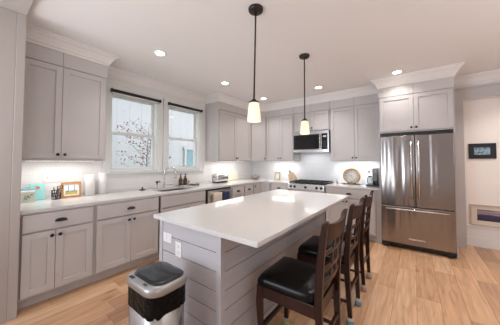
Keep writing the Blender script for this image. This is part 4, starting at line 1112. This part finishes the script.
# clock
ck = thing('clock', (2.515, -0.18, ZT), 'round wooden clock with white dial on a dark stand', 'clock')
cz = 1.082; cyk = -0.17
MB().lathe((2.515, cyk, cz), [(0.130, 0.03), (0.158, 0.028), (0.160, -0.02), (0.150, -0.034), (0.134, -0.030), (0.130, -0.012), (0.130, 0.03)], 40, 'y', caps=False).obj('rim', 'clock_wood', ck)
MB().lathe((2.515, cyk, cz), [(0.131, -0.002), (0.131, -0.010)], 40, 'y').obj('dial', 'dial_white', ck)
nm = MB(frame((2.515, cyk - 0.0105, cz), (1, 0, 0), (0, -1, 0)))
for i in range(12):
    cu = bpy.data.curves.new('n', 'FONT'); cu.body = str(i + 1); cu.size = 0.034; cu.align_x = 'CENTER'; cu.align_y = 'CENTER'; cu.extrude = 0.0004; cu.offset = 0.0006
    ob = bpy.data.objects.new('n', cu)
    me = ob.to_mesh()
    a = R(90 - 30 * (i + 1))
    nm._add([(v_.co.x + 0.106 * math.cos(a), v_.co.z, v_.co.y + 0.106 * math.sin(a)) for v_ in me.vertices], [tuple(p_.vertices) for p_ in me.polygons])
    ob.to_mesh_clear(); bpy.data.objects.remove(ob); bpy.data.curves.remove(cu)
nm.obj('numerals', 'ink', ck)
for a, L, wd_ in ((172, 0.072, 0.008), (-68, 0.055, 0.010)):
    a = R(a); d_ = Vector((math.cos(a), 0, math.sin(a))); e_ = Vector((-d_.z, 0, d_.x))
    m_ = MB(frame((2.515, cyk - 0.0125, cz), (1, 0, 0), (0, -1, 0)))
    A = [-d_ * 0.012 - e_ * wd_ / 2, -d_ * 0.012 + e_ * wd_ / 2, d_ * L + e_ * wd_ / 5, d_ * L - e_ * wd_ / 5]
    m_._add(A + [p_ + Vector((0, 0.0015, 0)) for p_ in A], [(0, 1, 2, 3), (7, 6, 5, 4), (0, 4, 5, 1), (1, 5, 6, 2), (2, 6, 7, 3), (3, 7, 4, 0)])
    m_.obj('hand', 'gold_frame', ck)
MB().box(2.36, 2.67, -0.235, -0.125, ZT, ZT + 0.016, 0.003).box(2.44, 2.59, -0.20, -0.14, ZT + 0.014, ZT + 0.04).obj('stand', 'black_plastic', ck)
# coffee maker
cm = thing('coffee_maker', (2.89, -0.25, ZT), 'silver and black drip coffee maker beside the fridge', 'coffee maker')
MB().box(2.80, 2.985, -0.36, -0.09, ZT, ZT + 0.03, 0.006).obj('base', 'black_plastic', cm)
MB().box(2.905, 2.985, -0.34, -0.09, ZT + 0.031, ZT + 0.33, 0.008).obj('water_tank', 'black_gloss', cm)
hd = MB().box(2.80, 2.903, -0.35, -0.10, ZT + 0.20, ZT + 0.325, 0.006).obj('brew_head', 'bright_steel', cm)
MB().box(2.825, 2.875, -0.353, -0.35, ZT + 0.225, ZT + 0.295, 0.001).obj('display', 'white_plastic', hd)
MB().lathe((2.85, -0.353, ZT + 0.265), [(0.014, 0), (0.014, -0.006)], 12, 'y').obj('dial', 'outlet_dark', hd)
MB().lathe((2.848, -0.24, ZT + 0.032), [(0.042, 0), (0.050, 0.01), (0.052, 0.07), (0.042, 0.115), (0.030, 0.13)], 20).obj('carafe', 'clear_glass', cm)
MB().lathe((2.848, -0.24, ZT + 0.163), [(0.034, 0), (0.034, 0.014), (0.02, 0.02)], 18).tube([(2.825, -0.285, ZT + 0.155), (2.82, -0.325, ZT + 0.15), (2.82, -0.325, ZT + 0.08), (2.825, -0.29, ZT + 0.06)], 0.006, 8).obj('carafe_handle', 'black_plastic', cm)
